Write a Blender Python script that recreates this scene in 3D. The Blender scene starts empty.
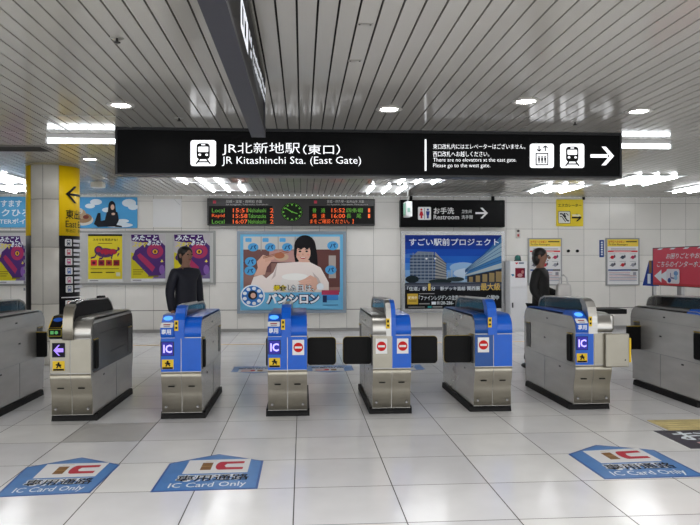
import bpy, bmesh, math, random
from mathutils import Vector, Matrix
random.seed(7)
C = bpy.context.scene.collection
SC = bpy.context.scene

# ------------------------------------------------------------------ camera
F, YAW, ROLL, HZ, EYE = 680.0, 0.070, 0.002, 264.0, 1.5
fw = Vector((math.sin(YAW), math.cos(YAW), 0)); r0 = Vector((math.cos(YAW), -math.sin(YAW), 0)); u0 = Vector((0, 0, 1))
cr = r0 * math.cos(ROLL) - u0 * math.sin(ROLL)
cu = u0 * math.cos(ROLL) + r0 * math.sin(ROLL)
cd = bpy.data.cameras.new('camera'); cam = bpy.data.objects.new('camera', cd); C.objects.link(cam)
cd.sensor_width = 36; cd.lens = 36 * F / 700; cd.shift_y = (HZ - 262.5) / 700; cd.clip_start = 0.05
cam.matrix_world = Matrix(((cr.x, cu.x, -fw.x, 0), (cr.y, cu.y, -fw.y, 0), (cr.z, cu.z, -fw.z, EYE), (0, 0, 0, 1)))
SC.camera = cam

# ------------------------------------------------------------------ world, exposure
w = bpy.data.worlds.new('world'); SC.world = w; w.use_nodes = True
w.node_tree.nodes['Background'].inputs[0].default_value = (0.93, 0.97, 1.0, 1)
w.node_tree.nodes['Background'].inputs[1].default_value = 2.1
SC.view_settings.view_transform = 'Standard'; SC.view_settings.look = 'None'
SC.view_settings.gamma = 1; SC.view_settings.use_curve_mapping = False
SC.view_settings.exposure = 0.05
TUBE_E, DOWN_E = 20.0, 50.0           # brightness of the fluorescent tubes and the downlights

def area(x, y, z, sx, sy, power):        # unseen fill lights, added out of frame to brighten the near side
    ld = bpy.data.lights.new('added_fill_light', 'AREA'); ld.shape = 'RECTANGLE'; ld.size = sx; ld.size_y = sy; ld.energy = power; ld.color = (1, 0.985, 0.96)
    o = bpy.data.objects.new('added_fill_light', ld); C.objects.link(o); o.location = (x, y, z)
area(1.0, 2.3, 2.99, 16, 0.9, 225)
area(1.0, -0.6, 2.99, 16, 0.9, 225)
area(1.0, -4.0, 2.99, 16, 0.9, 225)

CEIL = 3.02
YW = 15.2

def ray(u, v):
    return fw + cr * ((u - 350) / F) + cu * ((HZ - v) / F)
def P(u, v, Y):                        # where a pixel's line of sight meets the plane y = Y
    d = ray(u, v); return Vector((0, 0, EYE)) + d * (Y / d.y)
def H(u, v, z=0.0):                    # ... the level z
    d = ray(u, v); return Vector((0, 0, EYE)) + d * ((z - EYE) / d.z)
def PX(u, v, X):
    d = ray(u, v); return Vector((0, 0, EYE)) + d * (X / d.x)

# ------------------------------------------------------------------ materials
def lin(c):
    return tuple(((x / 255) / 12.92 if x / 255 < 0.04045 else ((x / 255 + 0.055) / 1.055) ** 2.4) for x in c) + (1,)
_m = {}
def mat(c, rough=0.5, metal=0.0, emit=0.0, spec=0.5, noise=0.0, scale=(8, 8, 8), coat=0.0, bump=0.0, alpha=1.0):
    key = (tuple(c), rough, metal, emit, spec, noise, tuple(scale), coat, bump, alpha)
    if key in _m: return _m[key]
    m = bpy.data.materials.new('m%d_%d_%d' % tuple(int(x) for x in c)); m.use_nodes = True
    nt = m.node_tree; b = nt.nodes['Principled BSDF']
    b.inputs['Base Color'].default_value = lin(c); b.inputs['Roughness'].default_value = rough
    b.inputs['Metallic'].default_value = metal; b.inputs['Specular IOR Level'].default_value = spec
    b.inputs['Coat Weight'].default_value = coat; b.inputs['Coat Roughness'].default_value = 0.06
    b.inputs['Alpha'].default_value = alpha
    if emit:
        b.inputs['Emission Color'].default_value = lin(c); b.inputs['Emission Strength'].default_value = emit
    if noise or bump:
        tc = nt.nodes.new('ShaderNodeTexCoord'); mp = nt.nodes.new('ShaderNodeMapping'); mp.inputs['Scale'].default_value = scale
        nz = nt.nodes.new('ShaderNodeTexNoise'); nz.inputs['Scale'].default_value = 1.0; nz.inputs['Detail'].default_value = 5
        nt.links.new(tc.outputs['Object'], mp.inputs[0]); nt.links.new(mp.outputs[0], nz.inputs['Vector'])
        if noise:
            mr = nt.nodes.new('ShaderNodeMapRange'); mr.inputs[1].default_value = 0.3; mr.inputs[2].default_value = 0.7
            mr.inputs[3].default_value = 1 - noise; mr.inputs[4].default_value = 1 + noise
            hs = nt.nodes.new('ShaderNodeHueSaturation'); hs.inputs['Color'].default_value = lin(c)
            nt.links.new(nz.outputs['Fac'], mr.inputs[0]); nt.links.new(mr.outputs[0], hs.inputs['Value'])
            nt.links.new(hs.outputs[0], b.inputs['Base Color'])
        if bump:
            bp = nt.nodes.new('ShaderNodeBump'); bp.inputs['Strength'].default_value = bump; bp.inputs['Distance'].default_value = 0.01
            nt.links.new(nz.outputs['Fac'], bp.inputs['Height']); nt.links.new(bp.outputs[0], b.inputs['Normal'])
    _m[key] = m; return m

STEEL = mat((176, 174, 170), 0.30, 0.9, noise=0.06, scale=(3, 3, 40))
STEEL_SIDE = mat((196, 194, 190), 0.27, 0.6, noise=0.08, scale=(2, 2, 9))
STEEL_WARM = mat((152, 147, 135), 0.33, 0.85, noise=0.07, scale=(5, 5, 5))
CHROME = mat((205, 205, 205), 0.12, 1.0)
BLUE = mat((0, 88, 196), 0.3, 0.0, coat=0.15, noise=0.04, spec=0.35)
BLUE_DEEP = mat((6, 70, 142), 0.3, 0.0, coat=0.15, noise=0.04, spec=0.35)
BLACKP = mat((8, 8, 9), 0.55, noise=0.1, spec=0.15)
RUBBER = mat((17, 16, 17), 0.6, noise=0.15, spec=0.2)
DARKGREY = mat((52, 54, 56), 0.4, noise=0.08)
YEL = mat((226, 188, 20), 0.5)
SIGNBLK = mat((5, 5, 6), 0.4, noise=0.06, spec=0.08)
ALU = mat((158, 158, 158), 0.4, 0.7, noise=0.04)
ALU_L = mat((192, 193, 194), 0.42, 0.5, noise=0.03)
GLASS_DK = mat((26, 27, 29), 0.08, 0.0, alpha=0.68)
def ink(r, g, b): return mat((r, g, b), 0.5, spec=0.15)
def glow(r, g, b, e): return mat((r, g, b), 0.5, emit=e)
WHITE = ink(225, 225, 225); BLK = ink(16, 16, 18)

# ------------------------------------------------------------------ mesh builder
class MB:
    def __init__(s): s.v = []; s.f = []; s.mats = []
    def mi(s, m):
        if m not in s.mats: s.mats.append(m)
        return s.mats.index(m)
    def add(s, verts, faces, m, smooth=False):
        n = len(s.v); k = s.mi(m); s.v += [Vector(p) for p in verts]
        for f in faces: s.f.append(([n + i for i in f], k, smooth))
    def bm(s, b, m, smooth=False):
        b.verts.ensure_lookup_table(); b.verts.index_update()
        s.add([v.co.copy() for v in b.verts], [[v.index for v in f.verts] for f in b.faces], m, smooth); b.free()
    def box(s, a, b, m, bevel=0.0, seg=2, rot=None):
        k = bmesh.new(); bmesh.ops.create_cube(k, size=1)
        a = Vector(a); b = Vector(b); c = (a + b) / 2; d = b - a
        for v in k.verts: v.co = Vector((v.co.x * d.x, v.co.y * d.y, v.co.z * d.z))
        if bevel: bmesh.ops.bevel(k, geom=k.edges[:], offset=min(bevel, min(abs(x) for x in d) * 0.49), segments=seg, affect='EDGES', profile=0.5)
        for v in k.verts: v.co = (rot @ v.co if rot else v.co) + c
        s.bm(k, m)
    def prism(s, poly, axis, lo, hi, m, smooth=False):           # poly in the two other axes
        def mk(p, t): return {'x': (t, p[0], p[1]), 'y': (p[0], t, p[1]), 'z': (p[0], p[1], t)}[axis]
        n = len(poly)
        s.add([mk(p, lo) for p in poly] + [mk(p, hi) for p in poly],
              [list(range(n)), list(range(2 * n - 1, n - 1, -1))], m)
        s.add([mk(p, lo) for p in poly] + [mk(p, hi) for p in poly], [[i, (i + 1) % n, n + (i + 1) % n, n + i] for i in range(n)], m, smooth)
    def strip(s, line, off, axis, lo, hi, m, smooth=False):       # a sheet of thickness off following a line
        n = len(line); out = []
        for i in range(n):
            a = Vector(line[max(i - 1, 0)]); b = Vector(line[min(i + 1, n - 1)]); t = (b - a).normalized()
            out.append((line[i][0] - t.y * off, line[i][1] + t.x * off))
        s.prism(list(line) + out[::-1], axis, lo, hi, m, smooth)
    def tube(s, pts, r, m, n=8, closed=False):
        pts = [Vector(p) for p in pts]; rings = []; N = len(pts)
        for i, p in enumerate(pts):
            if closed: t = pts[(i + 1) % N] - pts[i - 1]
            else: t = pts[min(i + 1, N - 1)] - pts[max(i - 1, 0)]
            t.normalize(); up = Vector((0, 0, 1)) if abs(t.z) < 0.9 else Vector((1, 0, 0))
            a = t.cross(up).normalized(); b = a.cross(t)
            rr = r[i] if isinstance(r, (list, tuple)) else r
            rings.append([p + (a * math.cos(2 * math.pi * k / n) + b * math.sin(2 * math.pi * k / n)) * rr for k in range(n)])
        vs = [v for g in rings for v in g]; fs = []
        for i in range(N if closed else N - 1):
            j = (i + 1) % N
            fs += [[i * n + k, i * n + (k + 1) % n, j * n + (k + 1) % n, j * n + k] for k in range(n)]
        s.add(vs, fs, m, True)
        if not closed: s.add(rings[0], [list(range(n))[::-1]], m); s.add(rings[-1], [list(range(n))], m)
    def lathe(s, prof, c, m, n=32, a0=0.0, a1=2 * math.pi, smooth=True):     # profile (r, z) about the vertical through c
        full = abs(a1 - a0 - 2 * math.pi) < 1e-6; k = n if full else n + 1
        vs = []; fs = []
        for (r, z) in prof:
            for i in range(k):
                t = a0 + (a1 - a0) * i / n; vs.append((c[0] + r * math.sin(t), c[1] - r * math.cos(t), c[2] + z))
        for j in range(len(prof) - 1):
            for i in range(n):
                i2 = (i + 1) % k
                fs.append([j * k + i, j * k + i2, (j + 1) * k + i2, (j + 1) * k + i])
        s.add(vs, fs, m, smooth)
    def ball(s, c, r, m, seg=16, rot=None):
        k = bmesh.new(); bmesh.ops.create_uvsphere(k, u_segments=seg, v_segments=seg // 2 + 2, radius=1)
        for v in k.verts:
            p = Vector((v.co.x * r[0], v.co.y * r[1], v.co.z * r[2])); v.co = (rot @ p if rot else p) + Vector(c)
        s.bm(k, m, True)
    def build(s, name, parent=None, origin=None):
        me = bpy.data.meshes.new(name); o = bpy.data.objects.new(name, me); C.objects.link(o)
        og = Vector(origin) if origin is not None else Vector((0, 0, 0))
        if origin is None and parent is not None: og = root_of(parent).location if root_of(parent).get('world_built') else og
        elif origin is None: 
            # a thing of one mesh: put its origin at its base
            lo = Vector((min(p.x for p in s.v), min(p.y for p in s.v), min(p.z for p in s.v))); hi = Vector((max(p.x for p in s.v), max(p.y for p in s.v), max(p.z for p in s.v)))
            og = Vector(((lo.x + hi.x) / 2, (lo.y + hi.y) / 2, lo.z)); o.location = og
            o['world_built'] = 1
        me.from_pydata([tuple(p - og) for p in s.v], [], [f[0] for f in s.f])
        for m in s.mats: me.materials.append(m)
        for pl, f in zip(me.polygons, s.f): pl.material_index = f[1]; pl.use_smooth = f[2]
        me.update()
        if parent is not None: o.parent = parent
        return o
def root_of(o):
    while o.parent is not None: o = o.parent
    return o
def tag(o, label=None, cat=None, group=None, kind=None):
    if label: o['label'] = label
    if cat: o['category'] = cat
    if group: o['group'] = group
    if kind: o['kind'] = kind
    return o
def thing(name, loc, label, cat, group=None, local=False):
    o = bpy.data.objects.new(name, None); C.objects.link(o); o.location = loc; o.empty_display_size = 0.1
    if not local: o['world_built'] = 1
    return tag(o, label, cat, group)

# ------------------------------------------------------------------ printed artwork and lettering
_tx = {}
def text_geo(t, bold=0.0):
    if (t, bold) in _tx: return _tx[(t, bold)]
    c = bpy.data.curves.new('t', 'FONT'); c.body = t; c.size = 1; c.offset = bold; c.resolution_u = 2
    o = bpy.data.objects.new('t', c); C.objects.link(o); bpy.context.view_layer.update()
    e = o.evaluated_get(bpy.context.evaluated_depsgraph_get()); me = e.to_mesh()
    vs = [(v.co.x, v.co.y) for v in me.vertices]; fs = [list(p.vertices) for p in me.polygons]
    e.to_mesh_clear(); bpy.data.objects.remove(o); bpy.data.curves.remove(c)
    _tx[(t, bold)] = (vs, fs); return vs, fs
class Art(MB):
    def flush(s, name, parent, label=None):
        o = tag(s.build(name, parent), label); s.v, s.f, s.mats = [], [], []; return o
    """flat print: T(x, y, d) maps print coordinates and a height d above the sheet to the place"""
    def __init__(s, T, step=0.0006, base=0.001): super().__init__(); s.T = T; s.step = step; s.d = base
    def up(s): s.d += s.step
    def poly(s, pts, m):
        s.add([s.T(x, y, s.d) for x, y in pts], [list(range(len(pts)))], m); s.up()
    def rect(s, a, b, c, d, m): s.poly([(a, b), (c, b), (c, d), (a, d)], m)
    def rrect(s, a, b, c, d, r, m, rv=None):
        rv = rv if rv is not None else r; sx = 1 if c > a else -1; sy = 1 if d > b else -1; pts = []
        for (cx, cy, t0) in ((c - r * sx, b + rv * sy, -90), (c - r * sx, d - rv * sy, 0), (a + r * sx, d - rv * sy, 90), (a + r * sx, b + rv * sy, 180)):
            for k in range(5):
                t = math.radians(t0 + 22.5 * k); pts.append((cx + r * sx * math.cos(t), cy + rv * sy * math.sin(t)))
        s.poly(pts, m)
    def ell(s, cx, cy, rx, ry, m, n=20, a0=0, a1=360):
        s.poly([(cx + rx * math.cos(math.radians(a0 + (a1 - a0) * k / n)), cy + ry * math.sin(math.radians(a0 + (a1 - a0) * k / n))) for k in range(n if a1 - a0 == 360 else n + 1)], m)
    def line(s, pts, wd, m):
        for (a, b) in zip(pts, pts[1:]):
            a = Vector(a); b = Vector(b); n = (b - a).normalized(); n = Vector((-n.y, n.x)) * wd / 2
            s.add([s.T(p.x, p.y, s.d) for p in (a - n, b - n, b + n, a + n)], [[0, 1, 2, 3]], m)
        s.up()
    def text(s, t, x0, y0, x1, y1, m, bold=0.0, skew=0.0):
        """(x0,y0) lower left, (x1,y1) upper right corner of the lettering"""
        vs, fs = text_geo(t, bold)
        a = min(v[0] for v in vs); b = max(v[0] for v in vs); c = min(v[1] for v in vs); d = max(v[1] for v in vs)
        pts = []
        for x, y in vs:
            p = (x - a) / (b - a); q = (y - c) / (d - c)
            pts.append(s.T(x0 + (x1 - x0) * p + skew * q, y0 + (y1 - y0) * q, s.d))
        s.add(pts, fs, m); s.up()
def on_wall(Y):                        # print laid out by picture position on the plane y = Y
    return lambda u, v, d: P(u, v, Y) - Vector((0, d, 0))
def flat(x, z, y, sx=1, sz=1):         # print in metres on a vertical face at (x, y, z) facing -y
    return lambda a, b, d: Vector((x + a * sx, y - d, z + b * sz))

# ================================================================== STRUCTURE
# --- floor: square tiles on dark joints, grid read off the picture
fx0 = H(294.4, 488).x; fy0 = H(293, 488).y; TS = 0.66
g = MB()
g.box((-12, -7, -0.06), (14, YW + 0.2, -0.003), mat((86, 84, 82), 0.8))
tl = [mat((226, 226, 228), 0.17, noise=0.04, scale=(3, 3, 3), spec=0.42), mat((221, 221, 224), 0.17, noise=0.04, scale=(3, 3, 3), spec=0.42), mat((230, 230, 230), 0.17, noise=0.04, scale=(3, 3, 3), spec=0.42)]
dk = mat((184, 183, 182), 0.3, noise=0.05, scale=(6, 6, 6))
dp = H(100, 434)
i = -19
while fx0 + i * TS < 14:
    j = -18
    while fy0 + j * TS < YW:
        x = fx0 + i * TS; y = fy0 + j * TS; e = 0.0035
        if x < 13.9 and y > -7 and x > -12:
            hit = x < dp.x < x + TS and y < dp.y < y + TS
            y1 = min(y + TS - e, YW)
            g.add([(x + e, y + e, 0), (x + TS - e, y + e, 0), (x + TS - e, y1, 0), (x + e, y1, 0)], [[0, 1, 2, 3]], dk if hit else random.choice(tl))
        j += 1
    i += 1
fl = g.build('floor', origin=(0, 0, 0)); tag(fl, kind='structure')

# --- back wall: square white panels
g = MB(); g.box((-12, YW + 0.004, 0), (14, YW + 0.2, CEIL), mat((118, 116, 112), 0.8))
wx0 = P(583.9, 229, YW).x; WT = 0.607
wm = [mat((226, 223, 217), 0.28, noise=0.03, scale=(2, 2, 2)), mat((221, 218, 212), 0.28, noise=0.03, scale=(2, 2, 2))]
for i in range(-32, 14):
    x = wx0 + i * WT
    for z in (-0.12, 0.49, 1.09, 1.69, 2.29, 2.89):
        za = max(z, 0) + 0.003; zb = min(z + 0.6, CEIL) - 0.003
        if -12 < x < 13.4 and zb > za:
            g.add([(x + .003, YW, za), (x + WT - .003, YW, za), (x + WT - .003, YW, zb), (x + .003, YW, zb)], [[0, 1, 2, 3]], random.choice(wm))
tag(g.build('wall_back', origin=(0, 0, 0)), kind='structure')
for nm, xa, xb in (('wall_left', -12.2, -12), ('wall_right', 14, 14.2)):
    g = MB(); g.box((xa, -7, 0), (xb, YW + 0.2, CEIL), mat((205, 202, 196), 0.4, noise=0.03))
    tag(g.build(nm, origin=(0, 0, 0)), kind='structure')

# --- slatted ceiling
g = MB(); g.box((-12, -7, CEIL + 0.05), (14, YW + 0.2, CEIL + 0.12), mat((30, 30, 28), 0.9))
sx0 = H(296.6, 2, CEIL).x; SP = 0.1250
cm = [mat((186, 183, 176), 0.13, noise=0.03, scale=(1, .3, 1), spec=0.5), mat((182, 179, 172), 0.13, noise=0.03, scale=(1, .3, 1), spec=0.5)]
yj = [-7, H(70, 133, CEIL).y, H(400, 183.5, CEIL).y, H(400, 191.5, CEIL).y, YW]
for i in range(-95, 114):
    x = sx0 + i * SP
    if not -12 < x < 13.9: continue
    for a, b in zip(yj, yj[1:]):
        g.box((x + .0065, a + .008, CEIL), (x + SP - .0065, b - .008, CEIL + .02), random.choice(cm))
tag(g.build('ceiling', origin=(0, 0, 0)), kind='structure')

# skirting line of the wall
g = MB(); g.box((-12, YW - 0.012, 0), (14, YW, 0.07), mat((150, 148, 146), 0.5, noise=0.05)); tag(g.build('baseboard_back', origin=(0, 0, 0)), kind='structure')
# access hatch outline in the ceiling
g = MB(); a = H(41, 115, CEIL); b = H(91, 127, CEIL)
for q in (((a.x, a.y - .01), (b.x + .45, a.y + .01)), ((a.x, a.y), (a.x + .02, a.y + .7)), ((b.x + .43, a.y), (b.x + .45, a.y + .7))):
    g.box((q[0][0], q[0][1], CEIL - .004), (q[1][0], q[1][1], CEIL), mat((150, 148, 142), .4))
tag(g.build('trim_1', origin=(0, 0, 0)), kind='structure')

# --- thin yellow guide line behind the gates and the tactile strip
g = MB(); p = H(160, 345.2); g.box((-9, p.y - .035, 0), (H(700, 342).x, p.y + .035, .003), mat((206, 168, 112), .5, noise=.08)); tag(g.build('guide_line', origin=None), 'thin tan line across the floor behind the row of ticket gates', 'floor line')
a = H(647, 420.5); b = H(667, 430.5)
g = MB(); x0 = a.x
for k in range(12):
    xx = x0 + k * 0.302
    g.box((xx, b.y, 0), (xx + .298, a.y, .004), mat((198, 182, 128), .55, noise=.1))
    for t in range(4):
        g.box((xx + .02, b.y + .035 + t * .075, .004), (xx + .28, b.y + .06 + t * .075, .008), mat((204, 188, 134), .55, noise=.1), bevel=.003)
tag(g.build('tactile_strip', origin=None), 'beige ridged tactile paving strip running out of the picture at right', 'tactile paving')

# ================================================================== LIGHTS
def fixture(cx, cy, name, label, group, wd=0.95, ln=1.25):
    t = thing(name, (cx, cy, CEIL), label, 'ceiling light', group, local=True)
    g = MB(); z = -0.012
    for s in (-1, 1):
        g.box((s * wd / 2 - .02, -ln / 2, z), (s * wd / 2 + .02, ln / 2, 0), ALU_L)
        g.box((-wd / 2, s * ln / 2 - .02, z), (wd / 2, s * ln / 2 + .02, 0), ALU_L)
    g.build('frame', t)
    g = MB(); g.box((-wd / 2 + .02, -ln / 2 + .02, -.005), (wd / 2 - .02, ln / 2 - .02, -.001), mat((196, 196, 194), .3)); g.build('reflector', t)
    for k in (-1, 0, 1):
        g = MB(); x = k * wd * .33
        g.tube([(x, -ln / 2 + .05, -.026), (x, ln / 2 - .05, -.026)], .022, glow(250, 252, 255, TUBE_E)); g.build('tube', t)
    return t
def copy_tree(o, parent=None):
    c = o.copy(); C.objects.link(c); c.parent = parent
    for ch in list(o.children): copy_tree(ch, c)
    return c
fx = [(-2, 178.5, 'at the far left edge of the ceiling'), (199, 178, 'under the left end of the long sign, nearer row'), (421, 178, 'right of centre under the long sign, nearer row'), (642, 179.5, 'right of the long sign, largest of them'),
      (20, 188, 'left of the yellow pillar, farther row'), (226, 187, 'just above the departure board, farther row'), (386, 188.5, 'between departure board and restroom sign, farther row'), (556, 188, 'above the yellow escalator sign, farther row'), (704, 188, 'at the right edge of the ceiling, farther row')]
proto = None
for u, v, lb in fx:
    p = H(u, v, CEIL)
    L = 'lit three-tube fluorescent ceiling light ' + lb
    if proto is None: proto = t = fixture(p.x, p.y, 'fluorescent_fixture', L, 'fluorescent ceiling fixtures')
    else:
        t = copy_tree(proto); t.location = (p.x, p.y, CEIL); t['label'] = L
def downlight(cx, cy, label, lit=True):
    t = thing('downlight', (cx, cy, CEIL), label, 'downlight', 'round ceiling downlights', local=True)
    g = MB(); g.lathe([(.082, 0), (.13, 0), (.132, -.006), (.122, -.012), (.092, -.010), (.082, 0)], (0, 0, 0), mat((196, 194, 188), .35)); g.build('trim_ring', t)
    g = MB(); g.lathe([(0.0, -.003), (.085, -.003)], (0, 0, 0), glow(255, 253, 250, DOWN_E)); g.build('lamp_lens', t)
for u, v, lb in ((121, 105, 'round lit downlight above the left end of the long sign'), (389, 109, 'round lit downlight just above the middle of the long sign'), (526, 101, 'round lit downlight above the elevator icon of the long sign'),
                 (639, 111, 'round lit downlight nearest the right edge of the ceiling'), (90, 159, 'small round downlight beside the top of the yellow pillar')):
    p = H(u, v, CEIL); downlight(p.x, p.y, lb)

def batten(ua, ub, v, label):
    a = P(ua, v, 8.12); b = P(ub, v, 8.12); zt = a.z
    t = thing('batten_light', ((a.x + b.x) / 2, 8.12, CEIL), label, 'tube light', 'tube lights behind the long sign')
    g = MB(); g.box((a.x, 8.09, zt + .028), (b.x, 8.15, CEIL), mat((220, 220, 220), .4), bevel=.005); g.build('housing', t)
    g = MB(); g.tube([(a.x + .01, 8.12, zt), (b.x - .01, 8.12, zt)], .026, glow(246, 251, 255, 9)); g.build('tube', t)
    for x in (a.x, b.x):
        g = MB(); g.box((x - .012, 8.09, zt - .03), (x + .012, 8.15, zt + .03), WHITE, bevel=.004); g.build('end_cap', t)
batten(47, 152, 140.8, 'bare glowing fluorescent tube sticking out left behind the long sign')
batten(566, 670, 145.6, 'bare glowing fluorescent tube sticking out right behind the long sign')

# small ceiling fittings
def sprinkler(u, v, lb):
    p = H(u, v, CEIL); t = thing('sprinkler_head', (p.x, p.y, CEIL), lb, 'sprinkler', 'ceiling sprinklers', local=True)
    g = MB(); g.lathe([(.0, -.002), (.045, -.002), (.047, 0)], (0, 0, 0), mat((170, 168, 160), .4, .4)); g.build('escutcheon', t)
    g = MB(); g.lathe([(0, -.035), (.022, -.033), (.022, -.028), (.008, -.025), (.008, -.002)], (0, 0, 0), mat((40, 38, 36), .5)); g.build('deflector', t)
sprinkler(117, 38, 'small dark sprinkler head high at the upper left of the ceiling')
sprinkler(179, 118, 'small dark sprinkler head just above the train icon of the long sign')
sprinkler(575, 122, 'small dark sprinkler head just above the right part of the long sign')
def bracket(u, v, lb):
    p = H(u, v, CEIL); g = MB(); g.box((p.x - .05, p.y - .02, CEIL - .004), (p.x + .05, p.y + .02, CEIL), mat((150, 147, 140), .45), bevel=.001)
    for s in (-1, 1): g.lathe([(0, -.008), (.006, -.007), (.007, 0)], (p.x + s * .035, p.y, CEIL), mat((60, 58, 55), .5), 8)
    tag(g.build('slat_clip', origin=None), lb, 'clip', 'ceiling slat clips')
bracket(365, 24, 'small metal clip plate on a ceiling slat, nearest the top edge')
bracket(355, 60.5, 'small metal clip plate on a ceiling slat, lower of the two')
p = H(15, 148, CEIL); g = MB()
g.box((p.x - .42, p.y - .2, CEIL - .012), (p.x + .42, p.y + .2, CEIL), mat((120, 116, 110), .5), bevel=.004)
for k in range(7): g.box((p.x - .38, p.y - .17 + k * .05, CEIL - .02), (p.x + .38, p.y - .15 + k * .05, CEIL - .012), mat((60, 58, 55), .6))
tag(g.build('air_vent', origin=None), 'dark slotted air vent in the ceiling at the left edge', 'vent')
p = H(98, 181, CEIL); t = thing('smoke_detector', (p.x, p.y, CEIL), 'small white box detector hanging from the ceiling right of the pillar', 'detector', local=True)
g = MB(); g.box((-.11, -.09, -.12), (.11, .09, -.02), mat((222, 220, 212), .4), bevel=.012); g.build('housing', t)
g = MB(); g.box((-.05, -.05, -.02), (.05, .05, 0), mat((190, 188, 182), .4)); g.build('mount', t)

# ================================================================== LONG OVERHEAD SIGN
YS = 7.68
a = P(116.3, 132.5, YS); b = P(620.5, 175, YS)
t = thing('overhead_sign', ((a.x + b.x) / 2, YS + .1, P(116, 174.2, YS).z), 'long black illuminated station sign hung across the whole gate line', 'sign')
g = MB(); zl = P(330, 175.0, YS).z
g.box((a.x, YS, zl), (b.x, YS + .22, CEIL - .02), SIGNBLK, bevel=.004); g.build('sign_box', t)
g = MB()
g.box((a.x - .012, YS - .012, zl - .012), (b.x + .012, YS + .232, zl + .006), mat((30, 30, 32), .35, .4)); g.box((a.x - .012, YS - .012, CEIL - .03), (b.x + .012, YS + .232, CEIL), mat((24, 24, 26), .35, .4))
for x in (a.x, b.x): g.box((x - .012, YS - .012, zl), (x + .012, YS + .232, CEIL - .02), mat((30, 30, 32), .35, .4))
g.build('frame', t)
LW = glow(246, 247, 250, 0.9); r = Art(on_wall(YS), .0006)
def train_icon(r, x0, y0, x1, y1, wt, bk):
    W = x1 - x0; Hh = y1 - y0
    X = lambda a: x0 + a * W
    Y = lambda b: y0 + b * Hh
    r.rrect(x0, y0, x1, y1, abs(W) * .1, wt, abs(Hh) * .1)
    r.rrect(X(.24), Y(.12), X(.76), Y(.74), abs(W) * .12, bk, abs(Hh) * .13)
    r.rrect(X(.42), Y(.155), X(.58), Y(.2), abs(W) * .02, wt, abs(Hh) * .02)
    r.rrect(X(.30), Y(.25), X(.70), Y(.46), abs(W) * .04, wt, abs(Hh) * .04)
    r.rrect(X(.31), Y(.52), X(.42), Y(.61), abs(W) * .05, wt, abs(Hh) * .045); r.rrect(X(.58), Y(.52), X(.69), Y(.61), abs(W) * .05, wt, abs(Hh) * .045)
    r.line([(X(.36), Y(.74)), (X(.22), Y(.92))], abs(W) * .06, bk); r.line([(X(.64), Y(.74)), (X(.78), Y(.92))], abs(W) * .06, bk)
    r.line([(X(.28), Y(.84)), (X(.72), Y(.84))], abs(W) * .05, bk)
train_icon(r, 190.5, 140.2, 216, 166, LW, BLK); r.flush('train_icon', t, 'glowing white train icon')
r.text('JR北新地駅', 222.5, 155.3, 300, 142.6, LW, -.004); r.text('（東口）', 303, 154.6, 340, 144.6, LW, .002)
r.text('JR Kitashinchi Sta. (East Gate)', 222, 166.2, 361, 156.6, LW, -.006)
r.flush('lettering', t); r.rect(424.6, 139.5, 426.3, 171, LW); r.flush('divider_bar', t)
r.text('東口改札内にはエレベーターはございません。', 433, 149.2, 525, 144, LW, -.004)
r.text('西口改札へお越しください。', 433, 156.8, 489, 151.4, LW, -.004)
r.text('There are no elevators at the east gate.', 433, 163, 516, 158, LW, -.008); r.text('Please go to the west gate.', 433, 168.6, 490, 163.6, LW, -.008); r.flush('lettering', t)
r.rrect(529.5, 143.8, 553.5, 168, 2.4, LW, 2.4)
r.rect(535.2, 153, 548, 165.5, BLK); r.rect(536.3, 154.1, 546.9, 164.4, LW)
for k in range(3):
    x = 538.6 + k * 3; r.ell(x, 156.6, .8, .8, BLK, 10); r.rect(x - 1, 157.6, x + 1, 160.8, BLK); r.rect(x - .6, 160.8, x + .6, 163.6, BLK)
for x, s in ((538.5, 1), (544.8, -1)):
    ya, yb = (146, 151.6) if s > 0 else (151.6, 146)
    r.line([(x, ya), (x, yb)], 1.1, BLK); r.line([(x - 2.2, yb - 2.2 * s), (x, yb), (x + 2.2, yb - 2.2 * s)], 1.1, BLK)
r.flush('elevator_icon', t, 'glowing white elevator icon'); train_icon(r, 559.5, 144, 583.5, 168.2, LW, BLK); r.flush('train_icon', t, 'glowing white train icon')
r.rect(589.5, 154.6, 607, 158, LW); r.poly([(600.5, 147), (604.8, 147), (613, 156.3), (604.8, 165.6), (600.5, 165.6), (608.6, 156.3)], LW)
r.flush('arrow', t, 'glowing white arrow')
for x in (-2.0, 1.0, 3.2):
    g = MB(); g.box((x - .03, YS + .08, CEIL - .03), (x + .03, YS + .14, CEIL), ALU); g.build('hanger', t)

# ================================================================== CROSSWISE SIGN BOX NEAR THE TOP
zb = 1.5 + .996; yN = 2.0
yF = H(263, 137.5, zb).y; xq = (H(228, 0, zb).x + H(262.8, 132, zb).x) / 2
xr_f = xr_n = xq; xl_f = xl_n = xq - .108
t = thing('projecting_sign', ((xr_f + xl_f) / 2, yF, zb), 'grey sign box seen edge on, running towards us above the long sign', 'sign')
zt = CEIL - .03
def shear(xa, xb, y0, y1, z0, z1, m, g):   # a box that follows the slight turn of the sign
    def X(f, y): k = (y - yF) / (yN - yF); return f + k * (xr_n - xr_f)
    vs = [(X(xa, y0), y0, z0), (X(xb, y0), y0, z0), (X(xb, y1), y1, z0), (X(xa, y1), y1, z0), (X(xa, y0), y0, z1), (X(xb, y0), y0, z1), (X(xb, y1), y1, z1), (X(xa, y1), y1, z1)]
    g.add(vs, [[0, 1, 2, 3], [4, 5, 6, 7], [0, 1, 5, 4], [1, 2, 6, 5], [2, 3, 7, 6], [3, 0, 4, 7]], m)
FR = mat((62, 62, 68), .45, .3, noise=.05)
g = MB(); shear(xl_f, xr_f, yN, yF, zb, zb + .03, FR, g); tag(g.build('bottom_rail', t), 'dark grey underside')
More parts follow.
